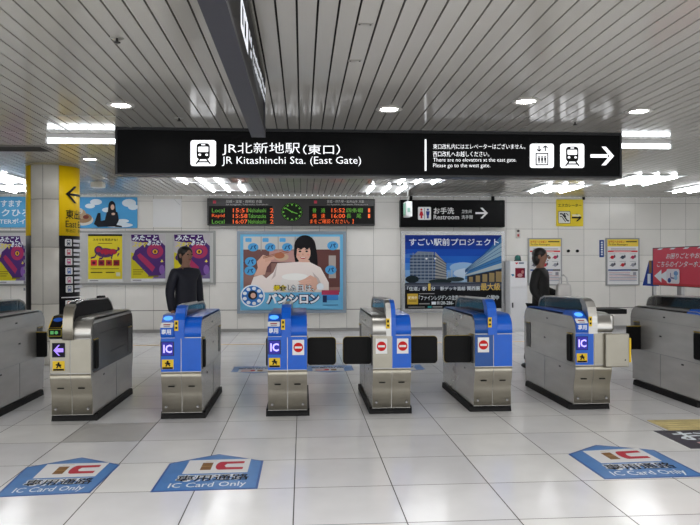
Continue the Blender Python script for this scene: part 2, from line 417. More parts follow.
g = MB(); shear(xl_f + .012, xr_f - .012, yN, yF - .01, zb + .03, zt - .03, SIGNBLK, g); g.build('sign_panel', t)
g = MB(); shear(xl_f, xr_f, yN, yF, zt - .03, zt, mat((116, 113, 106), .45, .3), g); g.build('top_rail', t)
g = MB(); shear(xl_f, xr_f, yF - .03, yF, zb + .03, zt - .03, FR, g); g.build('end_post', t)
def TS_(y, z, d): k = (y - yF) / (yN - yF); return Vector((xr_f - .012 + k * (xr_n - xr_f) + d, y, z))
r = Art(TS_, .0006); LW2 = glow(225, 228, 235, .8)
r.rect(3.35, 2.66, 3.80, 2.83, LW2); r.rect(3.42, 2.70, 3.50, 2.80, BLK); r.rect(3.56, 2.69, 3.66, 2.78, BLK); r.flush('icon_panel', t, 'white lit panel')
yy = 3.86
while yy < 5.1:
    wq = random.uniform(.035, .08)
    for zq in (2.765, 2.69):
        if random.random() < .85: r.rect(yy, zq + .01 * random.random(), yy + wq * .75, zq + random.uniform(.035, .06), LW2)
    yy += wq
tag(r.build('lettering', t), 'white lettering')
for y in (3.0, 4.9):
    g = MB(); shear((xl_f + xr_f) / 2 - .02, (xl_f + xr_f) / 2 + .02, y - .02, y + .02, zt, CEIL, ALU, g); g.build('hanger', t)

# ================================================================== PILLAR
PR = .38; pc = Vector((-3.84, 10.8, 0)); pdir = math.atan2(pc.x, pc.y)     # heading from the camera
PA = -pdir                                                     # lathe angle 0 faces -y; turn it to face the camera
t = thing('round_pillar', (pc.x, pc.y, 0), 'round tiled pillar wrapped in yellow and black direction graphics', 'pillar', local=True)
TIL = mat((214, 210, 202), .3, noise=.03); zj = [0, .35, .91, 1.76, 2.48, CEIL]
a0, a1 = PA - math.radians(180), PA + math.radians(180)
g = MB(); g.lathe([(PR - .012, 0), (PR - .012, CEIL)], (0, 0, 0), mat((92, 90, 86), .7), 48); g.build('core', t)
am = [math.radians(x) for x in (-53, -21.5, 12.5)]
g = MB()
for b0, b1 in zip(am, am[1:]):
    for z0, z1 in zip(zj, zj[1:]):
        g.lathe([(PR - .01, z0 + .003), (PR, z0 + .005), (PR, z1 - .005), (PR - .01, z1 - .003)], (0, 0, 0), TIL, 8, PA + b0 + .008, PA + b1 - .008)
tag(g.build('tile_cladding', t), 'white ceramic tiles')
PY = mat((250, 208, 6), .45, noise=.02, spec=.25); PK = mat((12, 11, 17), .4, noise=.05, spec=.2)
w0, w1 = PA + math.radians(12.5), PA + math.radians(307)
zs = 1.5 + (264 - 235) * 10.25 / F
zq = 1.5 - (318 - 264) * 10.25 / F
g = MB(); g.lathe([(PR - .01, zs), (PR + .003, zs), (PR + .003, CEIL), (PR - .01, CEIL)], (0, 0, 0), PY, 60, w0, w1); tag(g.build('yellow_wrap', t), 'yellow upper wrap')
g = MB(); g.lathe([(PR - .01, .0), (PR + .003, .0), (PR + .003, zs), (PR - .01, zs)], (0, 0, 0), PK, 60, w0, w1); tag(g.build('black_wrap', t), 'black lower wrap')
def TP(s_, z, d): th = w0 + s_ / PR; R = PR + .003 + d; return Vector((R * math.sin(th), -R * math.cos(th), z))
r = Art(TP, .0004, .006)
zv = lambda v: 1.5 + (264 - v) * 10.2 / F
za = zv(193)
for k in range(8): r.rect(.12 + k * .045, za - .018, .166 + k * .045, za + .018, BLK)
for k in range(4):
    xa, xb, ya_, yb_ = .09 + k * .0375, .1275 + k * .0375, k * .0325, (k + 1) * .0325
    for s_ in (-1, 1): r.poly([(xa, za + s_ * ya_), (xb, za + s_ * yb_), (xb + .055, za + s_ * yb_), (xa + .055, za + s_ * ya_)], BLK)
r.flush('arrow', t, 'black arrow pointing left')
r.text('東出口', .09, zv(218), .50, zv(208.5), BLK, .01); r.text('East Exit', .09, zv(226.5), .52, zv(219.8), BLK, .004); r.text('东出口　동쪽 출구', .09, zv(231.5), .56, zv(228), BLK)
r.flush('lettering', t, 'black exit lettering')
for k, (v, c) in enumerate(((242, (40, 50, 80)), (251.6, (200, 60, 90)), (261, (200, 60, 130)), (270.5, (40, 100, 190)), (279.6, (190, 80, 130)), (288.5, (70, 90, 150)))):
    train_icon(r, .08, zv(v - 3.6), .19, zv(v + 3.6), WHITE, ink(*c))
    for j in range(2): r.rect(.215, zv(v - 2 + j * 4) - .022, .42 - .06 * j, zv(v - 2 + j * 4) + .022 - j * .01, ink(205, 205, 210))
for k in range(12): r.rect(.02 + k * .07, zv(297.5), .09 + k * .07, zv(296.5), WHITE)
train_icon(r, .07, zv(300), .19, zv(307), WHITE, ink(190, 80, 60)); r.rect(.215, zv(302), .5, zv(305), ink(205, 205, 210))
for k in range(7): r.rect(-.1 + 1.94, zv(245 + k * 7), 1.90, zv(248 + k * 7), ink(150, 150, 160))
tag(r.build('line_icons', t), 'coloured train icons and white line names')
g = MB(); g.lathe([(PR + .004, CEIL - .03), (PR + .014, CEIL - .03), (PR + .014, CEIL)], (0, 0, 0), mat((150, 140, 110), .5), 48); g.build('ceiling_collar', t)

# ================================================================== WALL ITEMS
def px_box(g, u0, v0, u1, v1, Yf, Yb, m, bevel=0.0):
    a = P(u0, v0, Yf); b = P(u1, v1, Yf); zt = P((u0 + u1) / 2, v0, Yf).z; zl = P((u0 + u1) / 2, v1, Yf).z
    g.box((a.x, Yf, zl), (b.x, Yb, zt), m, bevel); return a.x, b.x, zl, zt
def frame4(g, x0, x1, z0, z1, wd, y0, y1, m):
    g.box((x0, y0, z0), (x0 + wd, y1, z1), m, .003); g.box((x1 - wd, y0, z0), (x1, y1, z1), m, .003)
    g.box((x0 + wd, y0, z0), (x1 - wd, y1, z0 + wd), m, .003); g.box((x0 + wd, y0, z1 - wd), (x1 - wd, y1, z1), m, .003)
class NArt(Art):                       # print on a vertical sheet, coordinates 0..1 across and up
    def __init__(s, x0, x1, z0, z1, y):
        super().__init__(lambda a, b, d: Vector((x0 + (x1 - x0) * a, y - d, z0 + (z1 - z0) * b)), .0005)

def poster(name, u0, v0, u1, v1, label, cat, fwid, fm, sheet, Yf=YW - .05, Yb=YW, group=None):
    a = P(u0, v0, Yf); b = P(u1, v1, Yf); um = (u0 + u1) / 2; z1 = P(um, v0, Yf).z; z0 = P(um, v1, Yf).z
    t = thing(name, ((a.x + b.x) / 2, Yf, z0), label, cat, group)
    g = MB(); frame4(g, a.x, b.x, z0, z1, fwid, Yf - .012, Yb, fm); g.build('frame', t)
    g = MB(); g.box((a.x + fwid, Yf, z0 + fwid), (b.x - fwid, Yb, z1 - fwid), sheet); g.build('sheet', t)
    return t, NArt(a.x + fwid, b.x - fwid, z0 + fwid, z1 - fwid, Yf)

# --- blue banner high on the wall, passing behind the pillar
x0, x1, z0, z1 = P(-60, 197, YW - .04).x, P(137, 228, YW - .04).x, P(60, 227.5, YW - .04).z, P(60, 197, YW - .04).z
t = thing('wall_banner', ((x0 + x1) / 2, YW - .04, z0), 'long sky-blue banner high on the wall behind the pillar', 'banner')
g = MB(); g.box((x0, YW - .04, z0), (x1, YW, z1), ink(92, 168, 214)); g.build('panel', t)
r = Art(on_wall(YW - .04), .0006)
r.rect(79.5, 228, 137, 197.2, ink(80, 160, 214))
for (cx, cy, rx, ry) in ((96, 202, 6, 3), (90, 206, 5, 2.4), (129, 203, 7, 4), (133, 207, 5, 3), (108, 210, 6, 2.5), (118, 225, 15, 2.5), (123, 221, 6, 2)): r.ell(cx, cy, rx, ry, ink(222, 232, 240))
r.ell(83, 220, 10.5, 5.6, ink(205, 200, 190)); r.ell(83, 218, 9, 5, ink(150, 120, 90)); r.ell(81, 214, 5, 5, ink(176, 150, 120)); r.ell(86, 217, 3, 2, ink(120, 60, 50)); r.ell(80, 211, 3, 3, ink(210, 200, 180))
bk = ink(28, 30, 38); sk = ink(216, 178, 156)
r.ell(112, 206.5, 3.6, 5.6, bk); r.poly([(108.5, 206), (115.5, 206), (116.5, 215), (107.5, 215)], bk); r.ell(112.6, 207.2, 1.9, 2.7, sk)
r.poly([(107, 212), (117.5, 212), (119, 220), (116, 226.5), (98, 227), (94, 224), (99, 215), (101, 221), (105, 220)], bk); r.ell(113.4, 214, 1.8, 1.2, sk); r.poly([(117, 225), (122, 226), (122, 227.3), (115, 227)], bk)
r.poly([(94, 224), (98, 213), (100.5, 213), (101, 222)], bk)
wt = ink(232, 240, 246)
r.flush('artwork', t, 'clouds and a woman dressed in black')
r.text('すます', 1, 207, 22, 200.2, wt, .02, ); r.text('トクひろ', -6, 216.4, 30, 209, wt, .02); r.text('JR-WESTERポイント', -24, 225, 40, 218.6, wt, .015)
r.flush('lettering', t, 'white lettering')
# --- blank white sheet
g = MB(); px_box(g, 153, 199, 181.5, 227, YW - .012, YW, mat((226, 226, 226), .35)); g.tube([P(174, 199, YW - .014), P(180, 205, YW - .014)], .004, ink(190, 190, 190), 5)
tag(g.build('blank_panel', origin=None), 'blank white sheet on the wall right of the blue banner', 'panel')

# --- poster case behind the pillar with four posters
Yc = YW - .08
xa, xb = P(-30, 231, Yc).x, P(215.2, 231, Yc).x; z1 = P(120, 230.6, Yc).z; z0 = P(120, 285.2, Yc).z
t = thing('poster_case', ((xa + xb) / 2, Yc, z0), 'long shallow grey poster case on the wall beneath the blue banner', 'display case')
g = MB(); g.box((xa + .04, Yc + .024, z0 + .04), (xb - .04, YW, z1 - .04), mat((186, 186, 184), .45, noise=.02)); g.build('back_panel', t)
g = MB(); frame4(g, xa, xb, z0, z1, .05, Yc + .021, YW, mat((142, 142, 140), .38, .5)); g.build('frame', t)
def case_poster(u0, u1, v0, v1, label, kind):
    Yf = Yc - .004
    t, r = poster('poster', u0, v0, u1, v1, label, 'poster', .012, ALU_L, WHITE, Yf, Yc + .02, 'posters in the grey case')
    if kind == 'y':
        r.rect(0, .06, 1, 1, ink(222, 204, 50)); r.rect(0, .96, 1, 1, BLK); r.text('スキマを見逃すな！', .14, .855, .86, .91, BLK, .015)
        r.rect(.3, .80, .7, .815, ink(120, 100, 20))
        pu = ink(84, 50, 96); rd = ink(170, 40, 66)
        r.ell(.5, .61, .26, .10, pu); r.ell(.31, .66, .13, .095, pu); r.ell(.30, .67, .07, .05, rd); r.ell(.72, .63, .13, .06, rd); r.ell(.5, .63, .14, .06, rd)
        for x, y, e in ((.2, .52, .12), (.42, .5, .36), (.68, .5, .74), (.86, .56, .92)): r.line([(x + .05, .6), (x, y), (e - .04, y - .02)], .035, pu)
        r.line([(.8, .64), (.92, .69), (.86, .72)], .04, pu)
        for k in range(4): r.rect(.08 + k * .22, .34, .26 + k * .22, .46, ink(*((206, 52, 66), (150, 40, 60), (170, 60, 50), (140, 30, 40))[k])); r.ell(.17 + k * .22, .4, .05, .03, ink(90, 30, 50))
        r.rect(.08, .27, .9, .282, ink(90, 80, 30)); r.rect(.08, .19, .42, .21, ink(60, 52, 20)); r.rect(.52, .19, .78, .21, ink(60, 52, 20)); r.rect(.82, .12, .94, .2, ink(200, 200, 170))
        r.rect(0, 0, 1, .06, ink(214, 214, 214)); r.rect(.05, .02, .3, .035, ink(90, 90, 90))
    else:
        r.rect(0, .06, 1, 1, ink(190, 184, 190))
        r.poly([(0, .06), (1, .06), (1, .3), (0, .62)], ink(206, 194, 40)); r.poly([(.62, .06), (1, .06), (1, .42)], ink(120, 104, 150))
        pu = ink(80, 48, 112); rd = ink(168, 54, 96)
        r.poly([(.05, .52), (.1, .44), (.52, .12), (.86, .13), (1, .24), (1, .75), (.78, .9), (.4, .8), (.12, .66)], pu)
        r.poly([(.16, .54), (.26, .46), (.62, .2), (.7, .3), (.48, .46), (.26, .6)], rd); r.ell(.70, .64, .24, .155, rd); r.ell(.70, .63, .11, .07, pu); r.ell(.70, .63, .075, .048, ink(220, 170, 40)); r.ell(.70, .63, .026, .03, BLK)
        r.ell(.12, .5, .09, .06, pu); r.ell(.9, .44, .02, .02, ink(240, 220, 90)); r.ell(.9, .25, .08, .1, ink(130, 92, 166)); r.line([(.86, .42), (.94, .42)], .015, ink(240, 220, 90)); r.line([(.9, .40), (.9, .45)], .012, ink(240, 220, 90))
        pd = ink(70, 34, 104)
        r.poly([(0, .99), (.8, .99), (.84, .86), (.5, .8), (.02, .86)], pd)
        r.text('みたこと', .03, .86, .74, .98, wt, .03, .05); r.text('スキマ', .03, .72, .44, .84, ink(226, 210, 60), .03, .06); r.text('あった！', .46, .76, .86, .87, wt, .03, .05)
        for k in range(3): r.rect(.06, .24 - k * .045, .40 - .05 * k, .255 - k * .045, ink(120, 110, 30))
        r.rect(.5, .1, .8, .125, ink(110, 100, 30)); r.rect(0, 0, 1, .06, ink(214, 214, 216)); r.rect(.05, .02, .3, .035, ink(90, 90, 90))
    tag(r.build('artwork', t))
case_poster(-2, 26, 235.2, 284, 'purple creature poster at the left edge beyond the pillar', 'p')
case_poster(87.5, 123, 233.6, 282.5, 'yellow poster of a purple creature with four red squares', 'y')
case_poster(130.5, 166, 233.6, 282, 'purple eyed creature poster fully in view between two others', 'p')
case_poster(173.5, 210.5, 233.6, 282, 'purple eyed creature poster mostly hidden behind the person', 'p')

# --- LED departure board
Yb_ = YW - .24
x0, x1, z0, z1 = P(207, 198, Yb_).x, P(375, 198, Yb_).x, P(290, 225.4, Yb_).z, P(290, 198.6, Yb_).z
t = thing('departure_board', ((x0 + x1) / 2, YW - .12, z0), 'dark LED departure board with a green analogue clock in the middle', 'departure board')
g = MB(); g.box((x0, Yb_, z0), (x1, YW, z1), mat((30, 27, 27), .4, noise=.05), .01); g.build('housing', t)
r = Art(on_wall(Yb_), .0006)
OR = glow(232, 92, 24, .62); GR = glow(84, 150, 40, .42); hd = ink(170, 168, 165)
r.rect(209, 224, 272.5, 206, ink(14, 13, 13)); r.rect(309, 224, 374, 206, ink(14, 13, 13))
r.rect(213, 203.4, 216, 200.6, ink(190, 60, 80)); r.rect(314, 203.4, 317, 200.6, ink(190, 60, 80))
r.text('尼崎・宝塚・西明石 方面', 226, 203, 262, 200, hd, .01); r.text('for Amagasaki, Takarazuka, Nishiakashi', 226, 205.6, 268, 203.8, hd)
r.flush('lettering', t); r.text('京橋・四条畷・松井山手 方面', 327, 203, 364, 200, hd, .01); r.text('for Kyobashi, Shijonawate, Matsuiyamate', 327, 205.6, 368, 203.8, hd)
r.flush('lettering', t)
for k, (a, b, c, d) in enumerate((('Local', '15:51', 'Nishiakashi', '2'), ('Rapid', '15:58', 'Takarazuka', '2'), ('Local', '16:07', 'Nishiakashi', '2'))):
    y = 212.4 + k * 5.6
    r.text(a, 212, y, 224.5, y - 4, OR if k == 1 else GR, 0); r.text(b, 233, y, 247.5, y - 4, OR, 0); r.text(c, 248.2, y, 266, y - 4, GR, 0); r.text(d, 270, y, 273.5, y - 4, OR, 0)
r.flush('lettering', t, 'orange and green LED lettering')
r.text('普　通', 312.5, 212.6, 325, 208.2, GR, 0); r.text('15:52', 331.5, 212.4, 345, 208.4, OR, 0); r.text('四条畷', 346.5, 212.6, 363, 208.2, GR, 0); r.text('1', 368, 212.4, 370, 208.4, OR, 0)
r.text('快　速', 312.5, 218.2, 325, 213.8, OR, 0); r.text('16:00', 331.5, 218, 345, 214, OR, 0); r.text('長　尾', 346.5, 218.2, 361, 213.8, GR, 0); r.text('1', 368, 218, 370, 214, OR, 0)
r.text('まをご確認ください。】', 310, 223.6, 353.5, 219.2, OR, 0)
tag(r.build('lettering', t), 'orange and green LED lettering')
r = Art(on_wall(Yb_ - .003), .0006)
r.ell(292, 212, 11, 9.4, ink(26, 34, 22), 32)
for k in range(12):
    q = math.radians(k * 30); r.rect(292 + 8.6 * math.sin(q) - .8, 212.8 - 7.4 * math.cos(q), 292 + 8.6 * math.sin(q) + .8, 211.4 - 7.4 * math.cos(q), GR)
for k in range(36):
    q = math.radians(k * 10); r.ell(292 + 10 * math.sin(q), 212 - 8.6 * math.cos(q), .3, .3, GR, 6)
r.line([(297.5, 213.8), (291.6, 211.8)], .9, GR); r.line([(292, 212), (285.4, 208)], .9, GR); r.ell(292, 212, .9, .9, GR, 8)
g2 = r.build('clock_face', t); tag(g2, 'round green LED clock face')

# --- big advertisement of a woman eating
t, r = poster('advertising_poster', 237, 231.2, 346.2, 313.2, 'large framed advertisement of a smiling woman in a cream jumper eating', 'poster', .07, mat((128, 140, 152), .35, .4), WHITE, YW - .07)
lb = ink(112, 186, 226); r.rect(0, 0, 1, 1, lb)
r.rect(.03, .23, .97, .97, ink(150, 112, 104)); r.rect(.03, .8, .97, .97, ink(206, 204, 200))
r.rect(.03, .50, .3, .8, ink(120, 84, 82)); r.rect(.28, .62, .55, .79, ink(196, 150, 144)); r.rect(.72, .3, .97, .8, ink(104, 66, 62)); r.rect(.86, .42, .93, .72, ink(176, 166, 160)); r.rect(.03, .62, .5, .635, ink(90, 62, 60))
for k in range(4):
    x = .05 + k * .165
    r.rect(x + .148, .78, x + .156, .97, ink(170, 166, 160)); r.rrect(x, .9, x + .06, .95, .008, ink(90, 170, 224))
    r.ell(x + .075, .83, .052, .055, ink(84, 166, 220)); r.text('パ', x + .045, .80, x + .105, .86, ink(24, 54, 110), .03)
for (x, y) in ((.055, .49), (.84, .5), (.86, .82), (.06, .61)): r.ell(x + .04, y + .03, .055, .06, ink(84, 166, 220)); r.text('パ', x + .01, y, x + .07, y + .06, ink(24, 54, 110), .03)
hb = ink(26, 24, 28); sk = ink(224, 178, 158); cr_ = ink(242, 230, 224)
r.ell(.628, .84, .105, .15, hb, 28); r.poly([(.525, .86), (.732, .86), (.748, .72), (.752, .60), (.735, .565), (.70, .575), (.66, .62), (.56, .64), (.535, .62), (.52, .74)], hb)      # hair behind
r.poly([(.57, .66), (.67, .66), (.69, .58), (.55, .58)], sk)                                              # neck
r.poly([(.36, .62), (.55, .635), (.68, .63), (.78, .56), (.86, .36), (.86, .23), (.15, .23), (.10, .33), (.13, .44), (.21, .47), (.25, .42), (.32, .50)], cr_)   # jumper
r.poly([(.36, .62), (.34, .45), (.30, .40), (.33, .50)], ink(206, 190, 184)); r.poly([(.70, .5), (.76, .42), (.80, .3), (.74, .36)], ink(206, 190, 184))
r.ell(.61, .755, .072, .125, sk, 24)                                                                     # face
r.ell(.615, .865, .086, .085, hb, 24, 0, 180); r.poly([(.529, .87), (.701, .87), (.70, .80), (.675, .825), (.65, .80), (.62, .825), (.59, .80), (.56, .82), (.535, .78)], hb)           # fringe
r.poly([(.53, .88), (.55, .80), (.54, .66), (.52, .74)], hb); r.poly([(.675, .88), (.72, .84), (.74, .6), (.69, .62), (.688, .74)], hb)
for x in (.58, .645): r.ell(x, .775, .013, .012, hb, 10); r.line([(x - .018, .80), (x + .016, .803)], .007, hb)
r.poly([(.607, .755), (.617, .725), (.600, .727)], ink(204, 150, 132)); r.ell(.61, .695, .03, .02, ink(188, 70, 76), 12, 180, 360); r.rect(.588, .690, .632, .697, ink(244, 240, 236)); r.ell(.563, .73, .014, .012, ink(226, 158, 144)); r.ell(.66, .73, .014, .012, ink(226, 158, 144))
r.poly([(.13, .45), (.17, .56), (.16, .64), (.22, .73), (.29, .70), (.30, .64), (.26, .57), (.24, .47)], sk)              # raised hand
for k in range(4): r.line([(.24, .64 + k * .018), (.33, .70 + k * .012 - .02)], .016, ink(216, 168, 148))
r.line([(.22, .70), (.47, .79)], .008, ink(150, 90, 60)); r.line([(.22, .685), (.47, .765)], .008, ink(150, 90, 60)); r.ell(.40, .70, .07, .05, ink(206, 176, 150)); r.ell(.38, .72, .05, .04, ink(180, 110, 80))
r.ell(.53, .36, .14, .13, ink(238, 232, 228)); r.ell(.53, .44, .13, .045, ink(248, 246, 242))                         # bowl
r.poly([(.62, .26), (.60, .34), (.56, .38), (.62, .41), (.68, .46), (.74, .42), (.76, .32), (.72, .24)], sk)
for k in range(4): r.line([(.69, .40 - k * .032), (.57, .37 - k * .03)], .022, ink(230, 184, 164))
r.rect(.03, .02, .97, .235, lb)
r.ell(.12, .19, .118, .148, wt, 28); r.ell(.12, .19, .105, .132, ink(56, 120, 196), 28); r.ell(.12, .2, .045, .06, ink(40, 36, 44)); r.ell(.125, .195, .025, .035, sk)
for k in range(9): q = k * .698; r.ell(.12 + .08 * math.cos(q), .19 + .1 * math.sin(q), .02, .024, wt, 8)
for (s_, a_, b_, c_) in (('爆食', .32, .45, ink(238, 214, 40)), ('した', .455, .54, wt), ('日', .555, .61, wt), ('は、', .63, .72, wt)):
    r.text(s_, a_, .245, b_, .335, ink(40, 40, 60), .09); r.text(s_, a_, .25, b_, .33, c_, .02)
r.text('パンシロン', .245, .075, .775, .228, ink(24, 40, 84), .13); r.text('パンシロン', .25, .085, .77, .218, ink(244, 246, 250), .045)
r.ell(.775, .31, .035, .045, wt); r.rect(.79, .20, .96, .26, ink(170, 60, 90)); r.rect(.80, .13, .95, .2, ink(60, 130, 200)); r.rect(.80, .1, .84, .19, ink(30, 50, 90)); r.rect(.80, .06, .95, .07, ink(60, 100, 150))
tag(r.build('artwork', t))

# --- building advertisement
t, r = poster('property_poster', 401, 231.2, 505.2, 312.4, 'large steel-framed advertisement of buildings under a deep blue sky', 'poster', .09, mat((150, 150, 150), .25, .8), BLK, YW - .07)
sky = [(14, 44, 130), (14, 56, 150), (20, 74, 172), (34, 98, 192), (70, 130, 206), (120, 168, 220), (176, 204, 230)]
for k, c in enumerate(sky): r.rect(0, .34, 1, 1 - k * .095, ink(*c))
r.ell(.1, .72, .14, .035, ink(60, 110, 190)); r.ell(.6, .56, .14, .07, ink(150, 186, 222)); r.ell(.66, .48, .16, .07, ink(196, 214, 232)); r.ell(.35, .6, .08, .03, ink(70, 128, 200))
r.poly([(.05, .36), (.05, .68), (.13, .78), (.30, .77), (.31, .36)], ink(120, 134, 152)); r.poly([(.31, .77), (.42, .62), (.43, .36), (.31, .36)], ink(160, 160, 156))
for k in range(8): r.rect(.05, .40 + k * .044, .31, .418 + k * .044, ink(46, 66, 98)); r.poly([(.31, .40 + k * .044), (.43, .395 + k * .03), (.43, .405 + k * .03), (.31, .416 + k * .044)], ink(80, 86, 100))
for k in range(6): r.rect(.08 + k * .04, .37, .085 + k * .04, .76, ink(150, 160, 172))
r.ell(.22, .68, .012, .012, ink(250, 250, 250)); r.ell(.31, .68, .012, .012, ink(250, 250, 250))
r.poly([(.62, .46), (.99, .98), (1, .98), (1, .36), (.62, .4)], ink(60, 116, 170)); r.poly([(.62, .50), (1, .72), (1, .90), (.62, .54)], ink(140, 170, 190))
for k in range(6): r.line([(.62, .49 + k * .006), (1, .66 + k * .06)], .006, ink(34, 74, 124))
r.poly([(.62, .46), (1, .62), (1, .55), (.62, .44)], ink(170, 184, 190)); r.poly([(.64, .44), (1, .54), (1, .34), (.64, .36)], ink(36, 40, 52))
for k in range(5): r.rect(.66 + k * .07, .36, .70 + k * .075, .43 + k * .018, ink(150, 130, 90))
r.rect(.44, .42, .46, .5, ink(150, 176, 206)); r.rect(.47, .42, .49, .53, ink(160, 184, 210)); r.ell(.52, .4, .09, .03, ink(40, 56, 60)); r.ell(.07, .40, .07, .05, ink(24, 36, 40)); r.ell(.36, .37, .12, .03, ink(30, 44, 46))
r.rect(0, .26, 1, .355, ink(60, 66, 82)); r.rect(0, .31, 1, .325, ink(96, 100, 112)); r.rect(0, 0, 1, .24, ink(14, 15, 20))
r.text('すごい駅前プロジェクト', .04, .855, .97, .955, ink(235, 240, 248), .012)
for s_, a_, b_, c_, h_ in (('「住道」駅', .02, .22, wt, .30), ('1', .235, .26, ink(226, 196, 90), .34), ('分', .265, .31, wt, .30), ('駅デッキ直結', .36, .62, wt, .30), ('関西圏', .64, .77, wt, .30), ('最大級', .78, .985, ink(226, 190, 100), .345)):
    r.text(s_, a_, .245, b_, h_, c_, .01)
r.rect(.02, .06, .13, .205, ink(206, 170, 60)); r.rect(.035, .1, .115, .11, ink(90, 66, 20)); r.text('販売中', .03, .13, .12, .17, ink(250, 240, 210), .02)
r.text('「ファインレジデンス住道」', .14, .115, .56, .18, wt, .008); r.text('公開中', .84, .115, .97, .18, wt, .008); r.rect(.27, .055, .315, .095, wt); r.text('0120-286-', .325, .055, .5, .1, wt, .01); r.rect(.14, .06, .25, .075, ink(150, 150, 150))
r.rect(.14, .2, .3, .208, ink(170, 170, 170)); r.rect(.03, .018, .2, .028, ink(150, 150, 150)); r.rect(.23, .012, .27, .035, ink(40, 150, 150)); r.rect(.28, .018, .38, .03, ink(170, 170, 170))
tag(r.build('artwork', t))

# --- restroom sign
Yr = YW - .2
x0, x1, z0, z1 = P(400.5, 200, Yr).x, P(505, 200, Yr).x, P(452, 227, Yr).z, P(452, 200, Yr).z
t = thing('restroom_sign', ((x0 + x1) / 2, YW - .1, z0), 'black restroom direction sign with white arrow above the building poster', 'sign')
g = MB(); g.box((x0, Yr, z0), (x1, YW, z1), SIGNBLK, .008); g.build('sign_box', t)
for x in (x0 + .25, x1 - .25):
    g = MB(); g.box((x - .03, YW - .13, z1), (x + .03, YW - .07, CEIL), BLACKP); g.build('hanger', t)
r = Art(on_wall(Yr), .0006); W8 = glow(206, 206, 206, .12)
r.rrect(418, 219.8, 431, 207, 1, W8, 1); r.line([(424.5, 219), (424.5, 208)], .4, BLK)
for x, c in ((421.4, ink(190, 40, 50)), (427.8, ink(40, 60, 130))):
    r.ell(x, 209.6, 1.1, 1.1, c, 10); r.poly([(x - 1.9, 211.2), (x + 1.9, 211.2), (x + 1.3, 215.4), (x - 1.3, 215.4)] if x > 424 else [(x - 1, 211.2), (x + 1, 211.2), (x + 2.2, 215.6), (x - 2.2, 215.6)], c); r.rect(x - .9, 218.4, x + .9, 215.4, c)
r.flush('toilet_icon', t, 'white panel with man and woman figures'); r.text('お手洗', 433.6, 214, 454, 207.6, W8, .01); r.text('Restroom', 433.6, 219.4, 459, 214.8, W8, .006); r.text('卫生间', 461.5, 213.2, 471.5, 209.8, W8); r.text('洗手間', 461.5, 219, 472.5, 215.2, W8)
r.flush('lettering', t); r.rect(475.4, 214, 485.5, 212.2, W8); r.poly([(480.2, 207.8), (482.4, 207.8), (487.8, 213.1), (482.4, 218.4), (480.2, 218.4), (485.2, 213.1)], W8)
r.flush('arrow', t)

# --- hanging exit light seen edge on
Ye = 12.75; a = P(404.6, 202, Ye); b = P(411, 217, Ye)
t = thing('exit_light', ((a.x + b.x) / 2, Ye, b.z), 'small white exit light hanging on a thin rod before the restroom sign', 'exit light')
g = MB(); g.box((a.x, Ye - .16, b.z), (b.x, Ye + .16, a.z), mat((226, 228, 228), .4), .01); g.build('housing', t)
g = MB(); g.box((a.x - .005, Ye - .13, b.z + .03), (a.x, Ye + .13, a.z - .03), ink(150, 206, 182)); g.build('green_face', t)
g = MB(); m_ = (a.x + b.x) / 2; g.tube([(m_, Ye, a.z), (m_, Ye, CEIL)], .012, mat((190, 190, 190), .4)); g.build('rod', t)
r = Art(flat(0, 0, Ye - .16), .0006); r.rect(a.x + .03, b.z + .08, a.x + .08, b.z + .16, ink(150, 190, 174)); r.build('marking', t)

# --- yellow escalator sign
x0, x1, z0, z1 = P(556.5, 199, YW - .03).x, P(583.2, 199, YW - .03).x, P(570, 226.2, YW - .03).z, P(570, 199.4, YW - .03).z
t = thing('escalator_sign', ((x0 + x1) / 2, YW - .03, z0), 'square yellow escalator direction sign high on the right wall', 'sign')
g = MB(); g.box((x0, YW - .03, z0), (x1, YW, z1), mat((232, 206, 20), .4), .004); g.build('panel', t)
r = NArt(x0, x1, z0, z1, YW - .03)
r.text('エスカレーター', .06, .72, .93, .84, BLK, .015); r.rrect(.06, .1, .52, .56, .04, BLK); r.rrect(.075, .115, .505, .545, .03, ink(222, 222, 214))
r.line([(.12, .46), (.22, .46), (.4, .2), (.47, .2)], .05, BLK); r.line([(.12, .36), (.2, .36), (.34, .16)], .03, BLK); r.ell(.3, .46, .035, .035, BLK, 10); r.line([(.3, .42), (.34, .34)], .05, BLK); r.line([(.36, .48), (.44, .4)], .03, BLK)
r.flush('lettering', t); r.rect(.57, .29, .9, .35, BLK); r.poly([(.72, .46), (.78, .46), (.94, .32), (.78, .18), (.72, .18), (.86, .32)], BLK)
r.poly([(.56, .44), (.86, .44), (.92, .38), (.82, .36), (.6, .37)], ink(236, 230, 190))
r.flush('arrow', t)
g = MB(); p = P(583.5, 197.6, YW - .03); g.box((p.x - .02, YW - .05, p.z - .05), (p.x + .03, YW, p.z + .02), BLACKP, .004); tag(g.build('wall_bracket', origin=None), 'tiny black bracket at the upper right corner of the escalator sign', 'bracket')

# --- small wall call box
x0, x1, z0, z1 = P(516.2, 227, YW - .05).x, P(520.4, 227, YW - .05).x, P(518, 238, YW - .05).z, P(518, 227.6, YW - .05).z
t = thing('wall_sensor', ((x0 + x1) / 2, YW - .05, z0), 'small upright white device on the wall above the white cabinet', 'wall device')
g = MB(); g.box((x0, YW - .05, z0), (x1, YW, z1), mat((206, 202, 196), .4), .012); g.build('housing', t)
g = MB(); g.ball(((x0 + x1) / 2, YW - .05, z1 - .075), (.03, .012, .03), mat((70, 60, 60), .3)); g.build('lens', t)
g = MB(); g.box((x0 + .025, YW - .054, z0 + .03), (x1 - .025, YW - .05, z0 + .09), ink(170, 70, 70)); g.build('red_label', t)

